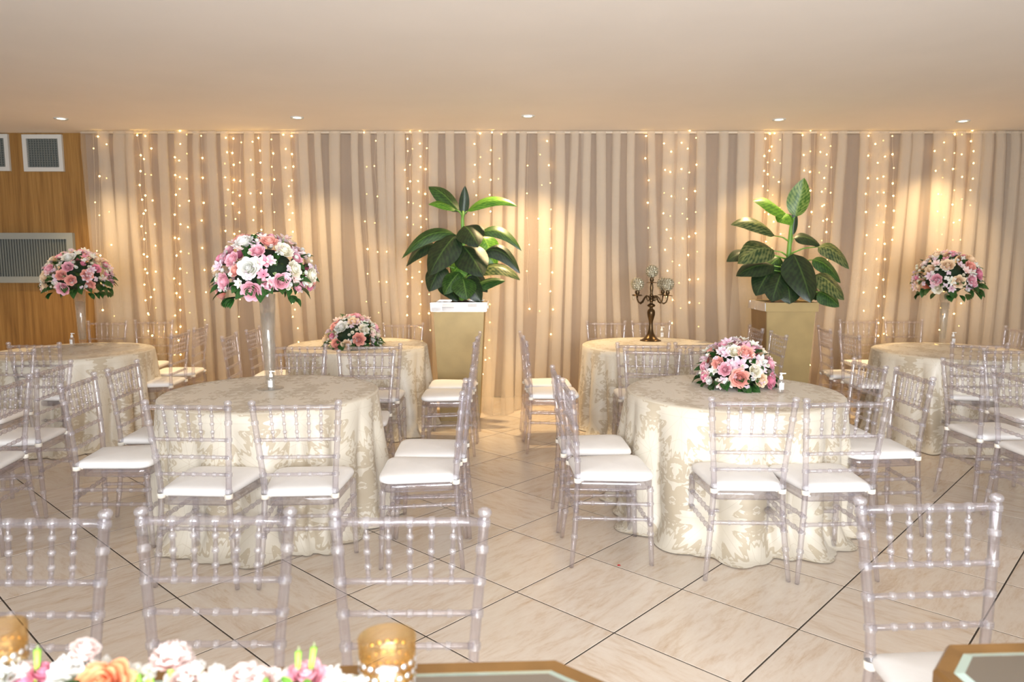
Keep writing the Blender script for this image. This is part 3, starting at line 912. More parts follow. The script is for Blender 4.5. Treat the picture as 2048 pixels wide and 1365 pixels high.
def lily_mesh(name, mat, seed=1):
    mb = MB()
    rnd = random.Random(seed)
    for k in range(6):
        a = 2 * PI * k / 6 + rnd.uniform(-0.1, 0.1)
        rows, uvs = [], []
        for j in range(5):
            t = j / 4
            w = 0.30 * math.sin(PI * (0.12 + 0.80 * t)) + 0.02
            row, uv = [], []
            for i in range(3):
                s = i - 1
                row.append(Vector((w * s, 0.08 + 0.95 * t, 0.75 * math.sin(t * 1.6) * (0.75 if k % 2 else 0.6) - 0.12 * abs(s))))
                uv.append((i / 2, t))
            rows.append(row)
            uvs.append(uv)
        R_ = Matrix.Rotation(a, 4, 'Z')
        mb.grid([[R_ @ p for p in r] for r in rows], uvs=uvs)
    m = mb.mesh(name, M[mat])
    m.materials.append(M['p_yellow'])
    return m
def carnation_mesh(name, mat, seed=1):
    mb = MB()
    rnd = random.Random(seed)
    for li, (n, h, tilt) in enumerate(((5, 0.95, 0.15), (7, 0.95, 0.45), (9, 0.90, 0.8), (10, 0.85, 1.1))):
        for k in range(n):
            a = 2 * PI * (k + 0.4 * li) / n + rnd.uniform(-0.15, 0.15)
            Mx = Matrix.Rotation(a, 4, 'Z') @ Matrix.Rotation(-tilt + rnd.uniform(-0.1, 0.1), 4, 'X')
            rows, uvs = [], []
            for j in range(4):
                t = j / 3
                row, uv = [], []
                for i in range(7):
                    s = i / 3 - 1
                    w = 0.06 + 0.42 * t
                    fr = 0.07 * (1 if i % 2 else -1) * (t > 0.9)
                    row.append(Mx @ Vector((w * s, 0.07 * math.sin(s * 7) * t, h * t + fr - 0.12 * s * s * t)))
                    uv.append((i / 6, t))
                rows.append(row)
                uvs.append(uv)
            mb.grid(rows, uvs=uvs)
    return mb.mesh(name, M[mat])
def cluster_mesh(name, mat, seed=1, n=13, spread=0.75):
    mb = MB()
    rnd = random.Random(seed)
    for k in range(n):
        d = Vector((rnd.gauss(0, 1), rnd.gauss(0, 1), rnd.gauss(0.5, 0.7)))
        d = d.normalized() * rnd.uniform(0.3, 1.0) * spread
        d.z = abs(d.z) * 0.8
        for q in range(5):
            a = 2 * PI * q / 5 + k
            Mx = Matrix.Translation(d) @ Matrix.Rotation(rnd.uniform(-0.6, 0.6), 4, 'X') @ Matrix.Rotation(a, 4, 'Z')
            s = 0.27
            vs = [Mx @ Vector(v) for v in ((0, 0, 0), (s * 0.55, s * 0.55, s * 0.25), (0, s * 1.1, s * 0.35), (-s * 0.55, s * 0.55, s * 0.25))]
            mb.add(vs, [(0, 1, 2, 3)], [(0.5, 0.3), (1, 0.7), (0.5, 1), (0, 0.7)])
    return mb.mesh(name, M[mat])
def bud_mesh(name, mat, seed=1):
    mb = MB()
    rnd = random.Random(seed)
    for k in range(14):
        t = k / 13
        a = k * 2.4
        r = 0.30 * (1 - t * 0.7)
        c = Vector((r * math.cos(a), r * math.sin(a), 1.9 * t))
        mb.lathe([(0.0001, -0.2 * (1.2 - t)), (0.17 * (1.2 - t), 0), (0.13 * (1.2 - t), 0.16), (0.0001, 0.26 * (1.2 - t))], 6, c=c)
    for i in range(len(mb.uv)): mb.uv[i] = (0.5, mb.v[i][2] / 2 % 1)
    return mb.mesh(name, M[mat])
def small_leaf_mesh(name, mat, wide=0.32):
    rows, uvs = [], []
    for j in range(6):
        t = j / 5
        w = wide * math.sin(PI * (0.05 + 0.93 * t)) ** 0.9
        row, uv = [], []
        for i in range(3):
            s = i - 1
            row.append((w * s, t, 0.10 * math.sin(t * 2.6) + 0.10 * abs(s) * w / wide - 0.25 * t * t))
            uv.append((i / 2, t))
        rows.append(row)
        uvs.append(uv)
    return MB().grid(rows, uvs=uvs).mesh(name, M[mat])
FM = {}
M['foliage_dark'] = pbr('dark_foliage_core', (0.012, 0.03, 0.010), 0.9, var=0.5, vscale=30)  # stand-in for foam covered with leaves, coloured dark behind the flowers
for key, mt in (('pink', 'p_pink'), ('hot', 'p_hot'), ('coral', 'p_coral'), ('peach', 'p_peach'), ('cream', 'p_cream'), ('white', 'p_white'), ('blush', 'p_blush'), ('orange', 'p_orange')):
    FM['rose_' + key] = rose_mesh('rose', mt, 1.0, 3)
    FM['bud_' + key] = rose_mesh('rosebud', mt, 0.45, 5)
for key, mt in (('pink', 'p_blush'), ('lilac', 'p_lilac'), ('white', 'p_white'), ('hot', 'p_pink')):
    FM['lily_' + key] = lily_mesh('lily', mt, 2)
for key, mt in (('white', 'p_white'), ('lilac', 'p_lilac'), ('yellow', 'p_yellow')):
    FM['cluster_' + key] = cluster_mesh('blossom_cluster', mt, 4)
for key, mt in (('white', 'p_white'), ('blush', 'p_blush'), ('pink', 'p_pink')):
    FM['carnation_' + key] = carnation_mesh('carnation', mt, 6)
FM['bud_green'] = bud_mesh('flower_spike', 'p_green', 2)
FM['leaf'] = small_leaf_mesh('leaf', 'leaf_small')
FM['leaf_fresh'] = small_leaf_mesh('leaf', 'leaf_fresh', 0.26)
foam_mesh = MB().lathe([(0.0001, -0.55), (0.6, -0.5), (0.95, -0.1), (0.9, 0.35), (0.6, 0.75), (0.25, 0.93), (0.0001, 0.97)], 14).mesh('foliage_core', M['foliage_dark'])

def aim(d, roll=0.0):
    """matrix whose +z points along d"""
    q = Vector(d).to_track_quat('Z', 'Y')
    return q.to_matrix().to_4x4() @ Matrix.Rotation(roll, 4, 'Z')
def place_flower(root, key, p, d, size, rnd):
    inst(FM[key].name.split('.')[0], FM[key], root, Matrix.Translation(p) @ aim(d, rnd.uniform(0, 6.28)) @ Matrix.Scale(size, 4))
def dome(root, c, rx, rz, seed, palette, n_big=54, n_small=40, n_leaf=54, size=1.0, below=-0.25, special=()):
    """flower dome: centre c, horizontal radius rx, height rz above c"""
    rnd = random.Random(seed)
    c = Vector(c)
    inst('foliage_core', foam_mesh, root, Matrix.Translation(c) @ Matrix.Diagonal((rx * 0.64, rx * 0.64, rz * 0.66, 1)))
    ga = PI * (3 - math.sqrt(5))
    used = []
    def pos(u, th, k=1.0):
        r = math.sqrt(max(0, 1 - u * u)) if u > 0 else math.sqrt(1 - (u * 0.6) ** 2)
        return Vector((rx * k * r * math.cos(th), rx * k * r * math.sin(th), rz * k * u)), Vector((r * math.cos(th) / rx, r * math.sin(th) / rx, u / rz)).normalized()
    for (th, u, key, s) in special:
        p, d = pos(u, th, 0.88)
        used.append((p, s))
        place_flower(root, key, c + p, d, s, rnd)
    for k in range(n_big):
        u = 1 - (1 - below) * (k + 0.5) / n_big
        th = k * ga + rnd.uniform(-0.25, 0.25)
        p, d = pos(u, th, 0.86)
        key, s = rnd.choice(palette)
        s = s * size * rnd.uniform(0.85, 1.12)
        if any((p - q).length < (s + z) * 0.80 for q, z in used): continue
        used.append((p, s))
        place_flower(root, key, c + p, (d + Vector((rnd.uniform(-.25, .25), rnd.uniform(-.25, .25), rnd.uniform(-.1, .25)))), s, rnd)
    smalls = [('cluster_white', 0.030), ('cluster_lilac', 0.032), ('lily_pink', 0.036), ('lily_lilac', 0.036), ('lily_white', 0.034), ('bud_white', 0.017), ('cluster_lilac', 0.03), ('bud_cream', 0.017)]
    for k in range(n_small):
        u = 1 - (1 - below) * (k + 0.5) / n_small
        th = k * ga + 1.9 + rnd.uniform(-0.3, 0.3)
        p, d = pos(u, th, rnd.uniform(0.88, 0.99))
        key, s = rnd.choice(smalls)
        place_flower(root, key, c + p, d + Vector((rnd.uniform(-.4, .4), rnd.uniform(-.4, .4), .1)), s * size * rnd.uniform(0.85, 1.2), rnd)
    for k in range(n_leaf):
        low = k < n_leaf * 0.55
        u = rnd.uniform(below - 0.12, 0.05) if low else rnd.uniform(0.0, 0.95)
        th = rnd.uniform(0, 2 * PI)
        p, d = pos(max(-0.9, u), th, 0.72 if not low else 0.80)
        L = rnd.uniform(0.07, 0.11) * size
        dd = d + Vector((rnd.uniform(-.5, .5), rnd.uniform(-.5, .5), rnd.uniform(-.5, .3)))
        q = dd.to_track_quat('Y', 'Z').to_matrix().to_4x4()
        inst('leaf', FM['leaf'], root, Matrix.Translation(c + p) @ q @ Matrix.Rotation(rnd.uniform(-.6, .6), 4, 'Y') @ Matrix.Scale(L, 4))
    for k in range(6):
        th = rnd.uniform(0, 2 * PI)
        p, d = pos(rnd.choice((below, 0.9, 0.1)), th, 0.85)
        place_flower(root, 'bud_green', c + p, d + Vector((0, 0, 0.1)), 0.026 * size, rnd)
PAL = [('rose_pink', .042), ('rose_hot', .038), ('rose_pink', .040), ('rose_coral', .042), ('rose_peach', .044), ('rose_cream', .047), ('rose_blush', .040), ('bud_pink', .036), ('bud_hot', .034), ('lily_hot', .040), ('lily_pink', .042)]

def vase_arrangement(tx, ty, vase_label, flower_label, h, rt, rb, rf, rx, rz, seed, special=(), size=1.0, nb=60, pal=None):
    v = empty('flower_vase', (tx, ty, TZ))
    tag(v, vase_label, 'vase', 'tall glass vases')
    MB().lathe([(0.0001, 0.002), (rf, 0.002), (rf, 0.008), (rf * 0.5, 0.014), (rb * 0.75, 0.024), (rb * 0.9, 0.035), (rb * 1.05, 0.06), (rb + (rt - rb) * 0.45, h * 0.5), (rt, h),
                (rt - 0.004, h), (rb + (rt - rb) * 0.45 - 0.004, h * 0.5), (rb * 0.85, 0.06), (0.0001, 0.05)], 24).build('glass_body', M['glass'], v)
    wl = 0.80
    MB().lathe([(0.0001, 0.052), (rb * 0.78, 0.062), (rb + (rt - rb) * 0.45 - 0.008, h * 0.5), (rb + (rt - rb) * wl - 0.007, h * wl), (0.0001, h * wl)], 24).build('gel_filling', M['gel'], v)
    rnd = random.Random(seed)
    f = empty('flower_arrangement', (tx, ty, TZ + h))
    tag(f, flower_label, 'bouquet', 'bouquets on the guest tables')
    dome(f, (0, 0, rz * 0.28), rx, rz * 0.72, seed, pal or PAL, nb, 130, 80, size, -0.30, special)
    # trailing sprigs under the dome
    for k in range(9):
        th = rnd.uniform(0, 2 * PI)
        p = Vector((rx * 0.72 * math.cos(th), rx * 0.72 * math.sin(th), -0.02))
        for q in range(3):
            dd = Vector((math.cos(th + q * 0.3), math.sin(th + q * 0.3), -0.6 - 0.2 * q))
            inst('leaf', FM['leaf'], f, Matrix.Translation(p) @ dd.to_track_quat('Y', 'Z').to_matrix().to_4x4() @ Matrix.Scale(0.07 * size, 4))
M['gel'] = acrylic_mat('clear_gel_with_beads', (0.95, 0.93, 0.90), 0.08, 0.16, (0.85, 0.80, 0.70), 1.38, 0.15)
S, N_ = -PI / 2, 0
spec1 = [(-PI / 2 - 0.02, 0.22, 'rose_white', .060), (-PI / 2 + 0.02, -0.28, 'rose_pink', .056), (-2.0, 0.80, 'rose_white', .058), (-2.35, 0.86, 'rose_coral', .056), (-1.1, 0.82, 'rose_coral', .050),
         (-0.75, 0.62, 'rose_cream', .052), (-0.12, 0.05, 'rose_cream', .052), (-2.72, 0.20, 'rose_peach', .050), (-2.2, -0.08, 'rose_pink', .050), (-0.95, -0.08, 'rose_pink', .050),
         (-1.45, 0.62, 'rose_pink', .042), (-2.05, 0.42, 'rose_pink', .044), (-2.75, 0.42, 'rose_hot', .044), (-3.1, -0.35, 'rose_coral', .050), (-2.5, 0.47, 'bud_pink', .04), (-1.25, 0.40, 'lily_hot', .046)]
p1 = atz(541, 778, TZ)
vase_arrangement(p1.x, p1.y, 'tall trumpet shaped glass vase on the front left table', 'largest round bouquet of pink, coral and cream roses on the front left vase', 0.60, 0.052, 0.030, 0.082, 0.305, 0.375, 11, spec1, 1.0, 64)
p3 = atz(166, 691, TZ)
vase_arrangement(p3.x, p3.y, 'tall glass vase on the far left table before the wood panelling', 'round bouquet of pink and cream roses on the far left vase', 0.52, 0.050, 0.034, 0.085, 0.305, 0.375, 23,
                 [(-1.4, 0.75, 'rose_white', .055), (-2.2, 0.1, 'rose_peach', .05), (-1.5, -0.3, 'rose_pink', .055), (-0.8, 0.15, 'rose_coral', .05), (-2.0, 0.35, 'rose_pink', .05), (-2.9, 0, 'rose_cream', .05)], 1.05, 56)
p6 = atz(1884, 690, TZ)
vase_arrangement(p6.x, p6.y, 'tall slim clear glass vase on the far right table', 'round bouquet of yellow, pink and coral roses on the far right vase', 0.50, 0.046, 0.030, 0.07, 0.29, 0.385, 31,
                 [(-2.1, 0.55, 'rose_peach', .055), (-0.9, 0.72, 'rose_peach', .058), (-1.25, 0.5, 'rose_coral', .052), (-1.75, 0.0, 'rose_peach', .055), (-0.9, 0.25, 'rose_hot', .05), (-1.3, 0.08, 'rose_pink', .045), (-2.4, 0.05, 'rose_pink', .05), (-1.2, -.1, 'bud_pink', .045)], 1.05, 56, PAL + [('rose_peach', .048)] * 5)
def low_arrangement(px, py, label, rx, rz, seed, special, size, nb):
    p = atz(px, py, TZ)
    f = empty('flower_arrangement', (p.x, p.y, TZ))
    tag(f, label, 'bouquet', 'bouquets on the guest tables')
    dome(f, (0, 0, rz * 0.20), rx, rz * 0.80, seed, PAL + [('rose_cream', .034), ('bud_white', .03)], nb, 120, 80, size, -0.12, special)
low_arrangement(1469, 771, 'low dome bouquet of coral, pink and white flowers on the front right table', 0.245, 0.31, 41,
                [(-1.75, 0.10, 'rose_coral', .056), (-0.75, -0.02, 'rose_hot', .05), (-2.4, 0.45, 'rose_coral', .038), (-2.15, 0.30, 'rose_pink', .04), (-2.75, 0.05, 'rose_hot', .036), (-1.5, 0.72, 'rose_coral', .05),
                 (-1.2, 0.5, 'lily_pink', .055), (-1.75, 0.45, 'lily_lilac', .055), (-0.9, 0.5, 'lily_white', .05), (-1.3, 0.28, 'rose_cream', .042), (-2.9, 0.3, 'bud_pink', .04), (-2.6, -0.05, 'bud_white', .032), (-2.3, -0.05, 'bud_cream', .032), (-3.0, 0.1, 'bud_cream', .03),
                 (-1.9, 0.75, 'rose_cream', .045), (-0.5, 0.4, 'rose_pink', .042), (-1.2, 0.85, 'lily_hot', .05)], 0.95, 60)
low_arrangement(707, 694, 'low dome bouquet of cream, coral and peach roses on the back left table', 0.255, 0.30, 53,
                [(-1.9, 0.60, 'rose_white', .058), (-2.3, 0.62, 'rose_coral', .05), (-1.15, 0.15, 'rose_coral', .055), (-1.3, 0.8, 'rose_peach', .05), (-2.8, 0.05, 'rose_peach', .055), (-2.0, -0.05, 'rose_coral', .05), (-0.9, .5, 'rose_cream', .048), (-1.6, -0.08, 'rose_peach', .05)], 1.05, 50)

# ------------------------------------------------------------------ sanitizer bottles
def bottle(px, py, label):
    p = atz(px, py, TZ)
    root = empty('pump_bottle', (p.x, p.y, TZ), random.uniform(-0.2, 0.2))
    tag(root, label, 'bottle', 'small pump bottles on the guest tables')
    MB().lathe([(0.0001, 0.001), (0.019, 0.001), (0.020, 0.004), (0.020, 0.072), (0.017, 0.080), (0.010, 0.084), (0.010, 0.088), (0.0001, 0.088)], 16).build('body', M['bottle'], root)
    cp = MB().lathe([(0.0115, 0.084), (0.0115, 0.102), (0.007, 0.104), (0.006, 0.116), (0.010, 0.117), (0.010, 0.124), (0.0001, 0.125)], 12).build('pump', M['pump_white'], root)
    MB().box((0.014, 0, 0.120), (0.014, 0.004, 0.003)).build('nozzle', M['pump_white'], cp)
    P = [[(0.0207 * math.cos(a), 0.0207 * math.sin(a), z) for a in [-PI / 2 - 0.8 + 1.6 * k / 8 for k in range(9)]] for z in (0.022, 0.064)]
    lb = MB().grid(P).build('paper_label', M['white_label'], root)
    mb = MB()
    for i, (z, w) in enumerate(((0.056, 0.35), (0.050, 0.30), (0.046, 0.42), (0.040, 0.36))):
        P = [[(0.0210 * math.cos(a), 0.0210 * math.sin(a), zz) for a in [-PI / 2 - 0.5 + 2 * w * k / 5 for k in range(6)]] for zz in (z, z + 0.0016)]
        mb.grid(P)
    mb.build('printed_lines', M['label_ink'], lb)
bottle(543, 781, 'small white capped pump bottle before the tall vase on the front left table')
bottle(1561, 786, 'small white capped pump bottle right of the low bouquet, front right table')
bottle(145, 693, 'small pump bottle beside the vase on the far left table')
bottle(1905, 691, 'small pump bottle beside the vase on the far right table')
bottle(1323, 678, 'small pump bottle beside the candelabra')

# ------------------------------------------------------------------ candelabra
cp_ = atz(1301, 682, TZ)
cand = empty('candelabra', (cp_.x, cp_.y, TZ))
tag(cand, 'five armed bronze candelabra with crystal globes on the back right table', 'candelabra')
MB().lathe([(0.0001, 0.0), (0.105, 0.0), (0.106, 0.006), (0.085, 0.014), (0.055, 0.038), (0.033, 0.075), (0.022, 0.12), (0.019, 0.16), (0.020, 0.19), (0.030, 0.225), (0.039, 0.262), (0.040, 0.285),
            (0.034, 0.308), (0.018, 0.320), (0.016, 0.332), (0.036, 0.342), (0.041, 0.352), (0.034, 0.362), (0.016, 0.372), (0.014, 0.385), (0.020, 0.395), (0.020, 0.41), (0.013, 0.42),
            (0.012, 0.435), (0.017, 0.445), (0.019, 0.455), (0.012, 0.468), (0.014, 0.49), (0.017, 0.525), (0.013, 0.56), (0.011, 0.575), (0.0001, 0.576)], 20).build('stem', M['bronze'], cand)
facet = pbr('crystal_facets', (0.74, 0.64, 0.48), 0.12, metal=0.35, var=0.5, vscale=120, bump=1.0, bscale=160, trans=0.55)
def ico_globe(r):
    mb = MB()
    rnd = random.Random(3)
    rings, seg = 9, 16
    for i in range(1, rings):
        ph = PI * i / rings
        m = max(4, int(seg * math.sin(ph)))
        for k in range(m):
            a = 2 * PI * (k + 0.5 * (i % 2)) / m
            d = Vector((math.sin(ph) * math.cos(a), math.sin(ph) * math.sin(a), math.cos(ph)))
            Mx = Matrix.Translation(d * r * 0.90) @ aim(d, rnd.uniform(0, 1))
            s = r * 0.21
            vs = [Mx @ Vector(v) * 1.0 for v in ((s, 0, 0), (0, s, 0), (-s, 0, 0), (0, -s, 0), (0, 0, s * 0.6), (0, 0, -s * 0.6))]
            mb.add(vs, [(0, 1, 4), (1, 2, 4), (2, 3, 4), (3, 0, 4), (1, 0, 5), (2, 1, 5), (3, 2, 5), (0, 3, 5)], smooth=False)
    mb.lathe([(r * 0.80 * math.sin(PI * q / 8) + 0.0001, -r * 0.80 * math.cos(PI * q / 8)) for q in range(9)], 12)
    return mb
globe_mesh = ico_globe(0.066).mesh('crystal_globe', facet)
cup_mesh = MB().lathe([(0.0001, 0), (0.050, 0.0), (0.052, 0.004), (0.016, 0.008), (0.014, 0.014), (0.020, 0.022), (0.021, 0.034), (0.015, 0.046), (0.019, 0.054), (0.0001, 0.055)], 16).mesh('drip_pan', M['bronze'])
drop_mesh = MB().lathe([(0.0001, 0), (0.004, -0.01), (0.007, -0.028), (0.004, -0.04), (0.0001, -0.045)], 6).mesh('crystal_drop', facet)
inst('drip_pan', cup_mesh, cand, Matrix.Translation((0, 0, 0.575)))
inst('crystal_globe', globe_mesh, cand, Matrix.Translation((0, 0, 0.688)))
for k, a in enumerate((PI + 0.35, -0.35, PI - 0.6, 0.6)):
    ca, sa = math.cos(a), math.sin(a)
    prof = [(0.012, 0.405), (0.030, 0.442), (0.055, 0.446), (0.078, 0.42), (0.098, 0.385), (0.122, 0.372), (0.145, 0.388), (0.157, 0.42), (0.157, 0.452)]
    MB().tube([(ca * r, sa * r, z) for r, z in prof], [0.008, 0.008, 0.007, 0.007, 0.008, 0.008, 0.007, 0.007, 0.008], 8).build('arm', M['bronze'], cand)
    MB().tube([(ca * r, sa * r, z) for r, z in [(0.055, 0.446), (0.048, 0.41), (0.034, 0.395), (0.028, 0.41)]], [0.005, 0.005, 0.005, 0.004], 6).build('scroll', M['bronze'], cand)
    inst('drip_pan', cup_mesh, cand, Matrix.Translation((ca * 0.157, sa * 0.157, 0.45)))
    inst('crystal_globe', globe_mesh, cand, Matrix.Translation((ca * 0.157, sa * 0.157, 0.562)))
    inst('crystal_drop', drop_mesh, cand, Matrix.Translation((ca * 0.2, sa * 0.2, 0.45)))

# ------------------------------------------------------------------ planters and plants
def planter(cx, fy, top_z, w_top, w_bot, label, kind):
    cy = fy + w_top / 2
    root = empty('planter', (cx, cy, 0))
    tag(root, label, 'planter', 'tall square planters')
    rim_h = 0.085
    MB().frustum((0, 0, 0), (w_bot / 2, w_bot / 2), (0, 0, top_z - rim_h), (w_top / 2 - 0.02, w_top / 2 - 0.02)).build('body', M['gold_paint'], root)
    if kind == 2:
        h = top_z - rim_h
        a = 0.004
        MB().add([(-w_bot / 2 - a, -w_bot / 2 + .01, 0.01), (-w_bot / 2 - a, w_bot / 2 - .01, 0.01), (-w_top / 2 + .02 - a, w_top / 2 - .03, h), (-w_top / 2 + .02 - a, -w_top / 2 + .03, h),
                  (-w_bot / 2 + a, -w_bot / 2 + .01, 0.01), (-w_bot / 2 + a, w_bot / 2 - .01, 0.01), (-w_top / 2 + .02 + a, w_top / 2 - .03, h), (-w_top / 2 + .02 + a, -w_top / 2 + .03, h)],
                 [(0, 3, 2, 1), (4, 5, 6, 7), (0, 1, 5, 4), (1, 2, 6, 5), (2, 3, 7, 6), (3, 0, 4, 7)], smooth=False).build('side_panel', M['brown_side'], root)  # thin slab giving the left side a darker brown than the body
    t = 0.035
    z0 = top_z - rim_h / 2
    for nm, c, h in (('front', (0, -w_top / 2 + t / 2, z0), (w_top / 2, t / 2, rim_h / 2)), ('back', (0, w_top / 2 - t / 2, z0), (w_top / 2, t / 2, rim_h / 2)),
                     ('left', (-w_top / 2 + t / 2, 0, z0), (t / 2, w_top / 2 - t, rim_h / 2)), ('right', (w_top / 2 - t / 2, 0, z0), (t / 2, w_top / 2 - t, rim_h / 2))):
        base = MB().box(c, h).build('rim', M['gold_paint'] if kind == 2 and nm != 'left' else M['mirror_tile'], root)
        if kind == 1 or nm == 'left':
            rnd = random.Random(len(nm))
            if nm in ('front', 'back'):
                x = -w_top / 2
                while x < w_top / 2 - 0.02:
                    w = min(rnd.uniform(0.05, 0.13), w_top / 2 - x)
                    for zz, hh in ((z0 + rim_h * 0.22, rim_h * 0.24), (z0 - rim_h * 0.25, rim_h * 0.22)):
                        s = -1 if nm == 'front' else 1
                        ang = rnd.uniform(-0.25, 0.15)
                        Mx = Matrix.Translation((x + w / 2, c[1] + s * (t / 2 + 0.004), zz)) @ Matrix.Rotation(ang, 4, 'X') @ Matrix.Rotation(rnd.uniform(-.1, .1), 4, 'Z')
                        MB().box((0, 0, 0), (w / 2 - 0.002, 0.004, hh), Mx).build('mirror_piece', M['mirror_tile'], base)
                    x += w
            else:
                y = -w_top / 2
                while y < w_top / 2 - 0.02:
                    w = min(rnd.uniform(0.08, 0.16), w_top / 2 - y)
                    s = -1 if nm == 'left' else 1
                    Mx = Matrix.Translation((c[0] + s * (t / 2 + 0.003), y + w / 2, z0)) @ Matrix.Rotation(rnd.uniform(-.08, .08), 4, 'Y')
                    MB().box((0, 0, 0), (0.003, w / 2 - 0.002, rim_h * 0.46), Mx).build('mirror_piece', M['mirror_tile'], base)
                    y += w
    rows = []
    for i in range(9):
        rows.append([((-0.5 + j / 8) * (w_top - 2 * t), (-0.5 + i / 8) * (w_top - 2 * t), top_z - 0.03 + 0.02 * math.sin(i * 2.1 + j * 1.3) + (0.04 if 2 < i < 6 and 2 < j < 6 else 0)) for j in range(9)])
    MB().grid(rows).build('soil', M['soil'], root)
    return Vector((cx, cy, top_z))
def big_leaf(root, base, tip, width, mat, droop, rnd, rollv=0.0):
    base, tip = Vector(base), Vector(tip)
    L = (tip - base).length
    ax = (tip - base).normalized()
    view = Vector((-(base.x + tip.x) / 2, -7.2, 0.3)).normalized()
    nrm = (view * 0.8 + Vector((0, 0, 0.75)))
    nrm = (nrm - ax * nrm.dot(ax)).normalized()
    side = ax.cross(nrm).normalized()
    nrm = (Matrix.Rotation(rollv, 3, ax) @ nrm).normalized()
    side = (Matrix.Rotation(rollv, 3, ax) @ side).normalized()
    rows, uvs = [], []
    N = 12
    for j in range(N + 1):
        t = j / N
        w = width * (math.sin(PI * t ** 0.78) ** 0.72 if 0 < t < 1 else 0.02)
        c = base + (tip - base) * t + Vector((0, 0, 1)) * droop * 4 * t * (1 - t)
        row, uv = [], []
        for i in range(7):
            s = i / 3 - 1
            wav = 0.05 * width * math.sin(9 * t + (2 if s > 0 else 0)) * abs(s)
            row.append(c + side * (w * s) - nrm * (0.22 * w * s * s) * (1 if droop >= 0 else -1) + nrm * (0.10 * w * (1 - abs(s) * 2) if abs(s) < 0.5 else 0) + nrm * wav)
            uv.append(((s + 1) / 2, t))
        rows.append(row)
        uvs.append(uv)
    MB().grid(rows, uvs=uvs).build('leaf', M[mat], root)
def plant(label, base_xyz, stem_px, leaves, Y, seed):
    rnd = random.Random(seed)
    b = Vector(base_xyz)
    root = empty('leafy_plant', b)
    tag(root, label, 'plant', 'tall leafy plants in square planters')
    inv = Matrix.Translation(-b)
    pts = [inv @ aty(x, y, Y) for x, y in stem_px]
    n = len(pts)
    MB().tube(pts, [0.034 - 0.022 * i / (n - 1) for i in range(n)], 10).build('stem', M['stem'], root)
    sx0, sy0 = stem_px[0]
    sx1, sy1 = stem_px[-1]
    for (x0, y0, x1, y1, w, mat, dp0, dp1, dr) in leaves:
        k = Y / F_PX
        p0, p1_ = inv @ aty(x0, y0, Y + dp0), inv @ aty(x1, y1, Y + dp1)
        big_leaf(root, p0, p1_, w * k * 1.30, mat, dr * k, rnd, rnd.uniform(-0.2, 0.2))
        f = max(0, min(1, (y0 + 14 - sy0) / (sy1 - sy0)))
        anchor = inv @ aty(sx0 + (sx1 - sx0) * f, y0 + 14, Y)
        if (anchor - p0).length > 0.03:
            midp = (anchor + p0) / 2 + Vector((0, 0, 0.02))
            MB().tube([anchor, midp, p0], [0.009, 0.007, 0.005], 6).build('petiole', M['stem'], root)
PY1, PY2 = 6.98, 6.98
wt1 = (972 - 862) * PY1 / F_PX
c1 = aty(917, 604, PY1)
planter(c1.x, PY1, 1.165, wt1, 0.38, 'tall gold planter with silver mosaic mirror rim, left of the aisle', 1)
c2 = aty(1585, 604, PY2)
wt2 = (1637 - 1531) * PY2 / F_PX
planter(c2.x, PY2, 1.165, wt2, 0.38, 'tall gold planter with plain gold front rim, right of the candelabra table', 2)
D, MD, BR, VA = 'leaf_dark', 'leaf_mid', 'leaf_bright', 'leaf_var'
YS = 7.24
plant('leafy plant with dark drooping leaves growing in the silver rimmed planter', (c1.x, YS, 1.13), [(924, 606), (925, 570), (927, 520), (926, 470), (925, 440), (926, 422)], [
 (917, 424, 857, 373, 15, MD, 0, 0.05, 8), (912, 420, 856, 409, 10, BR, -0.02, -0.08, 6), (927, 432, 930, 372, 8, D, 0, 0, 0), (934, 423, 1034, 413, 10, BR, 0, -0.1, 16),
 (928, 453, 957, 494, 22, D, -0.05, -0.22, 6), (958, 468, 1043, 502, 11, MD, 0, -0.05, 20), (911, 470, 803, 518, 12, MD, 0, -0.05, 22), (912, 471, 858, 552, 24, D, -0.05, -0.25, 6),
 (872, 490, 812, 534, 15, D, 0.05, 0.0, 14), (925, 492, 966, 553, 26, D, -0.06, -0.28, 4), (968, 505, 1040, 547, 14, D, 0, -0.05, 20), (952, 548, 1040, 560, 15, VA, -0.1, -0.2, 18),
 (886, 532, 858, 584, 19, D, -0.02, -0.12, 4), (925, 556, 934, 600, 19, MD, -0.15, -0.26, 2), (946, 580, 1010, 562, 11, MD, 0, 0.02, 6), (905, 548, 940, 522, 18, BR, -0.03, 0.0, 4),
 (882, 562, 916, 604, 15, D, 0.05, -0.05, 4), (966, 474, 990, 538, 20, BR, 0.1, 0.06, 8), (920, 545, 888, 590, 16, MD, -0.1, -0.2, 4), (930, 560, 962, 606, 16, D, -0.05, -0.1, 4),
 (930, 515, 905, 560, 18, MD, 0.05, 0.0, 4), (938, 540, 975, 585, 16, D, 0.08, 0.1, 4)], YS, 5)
M['leaf_bvar'] = leaf_mat('leaf_bright_streaked', (0.04, 0.11, 0.012), (0.17, 0.25, 0.055), (0.2, 0.32, 0.07))
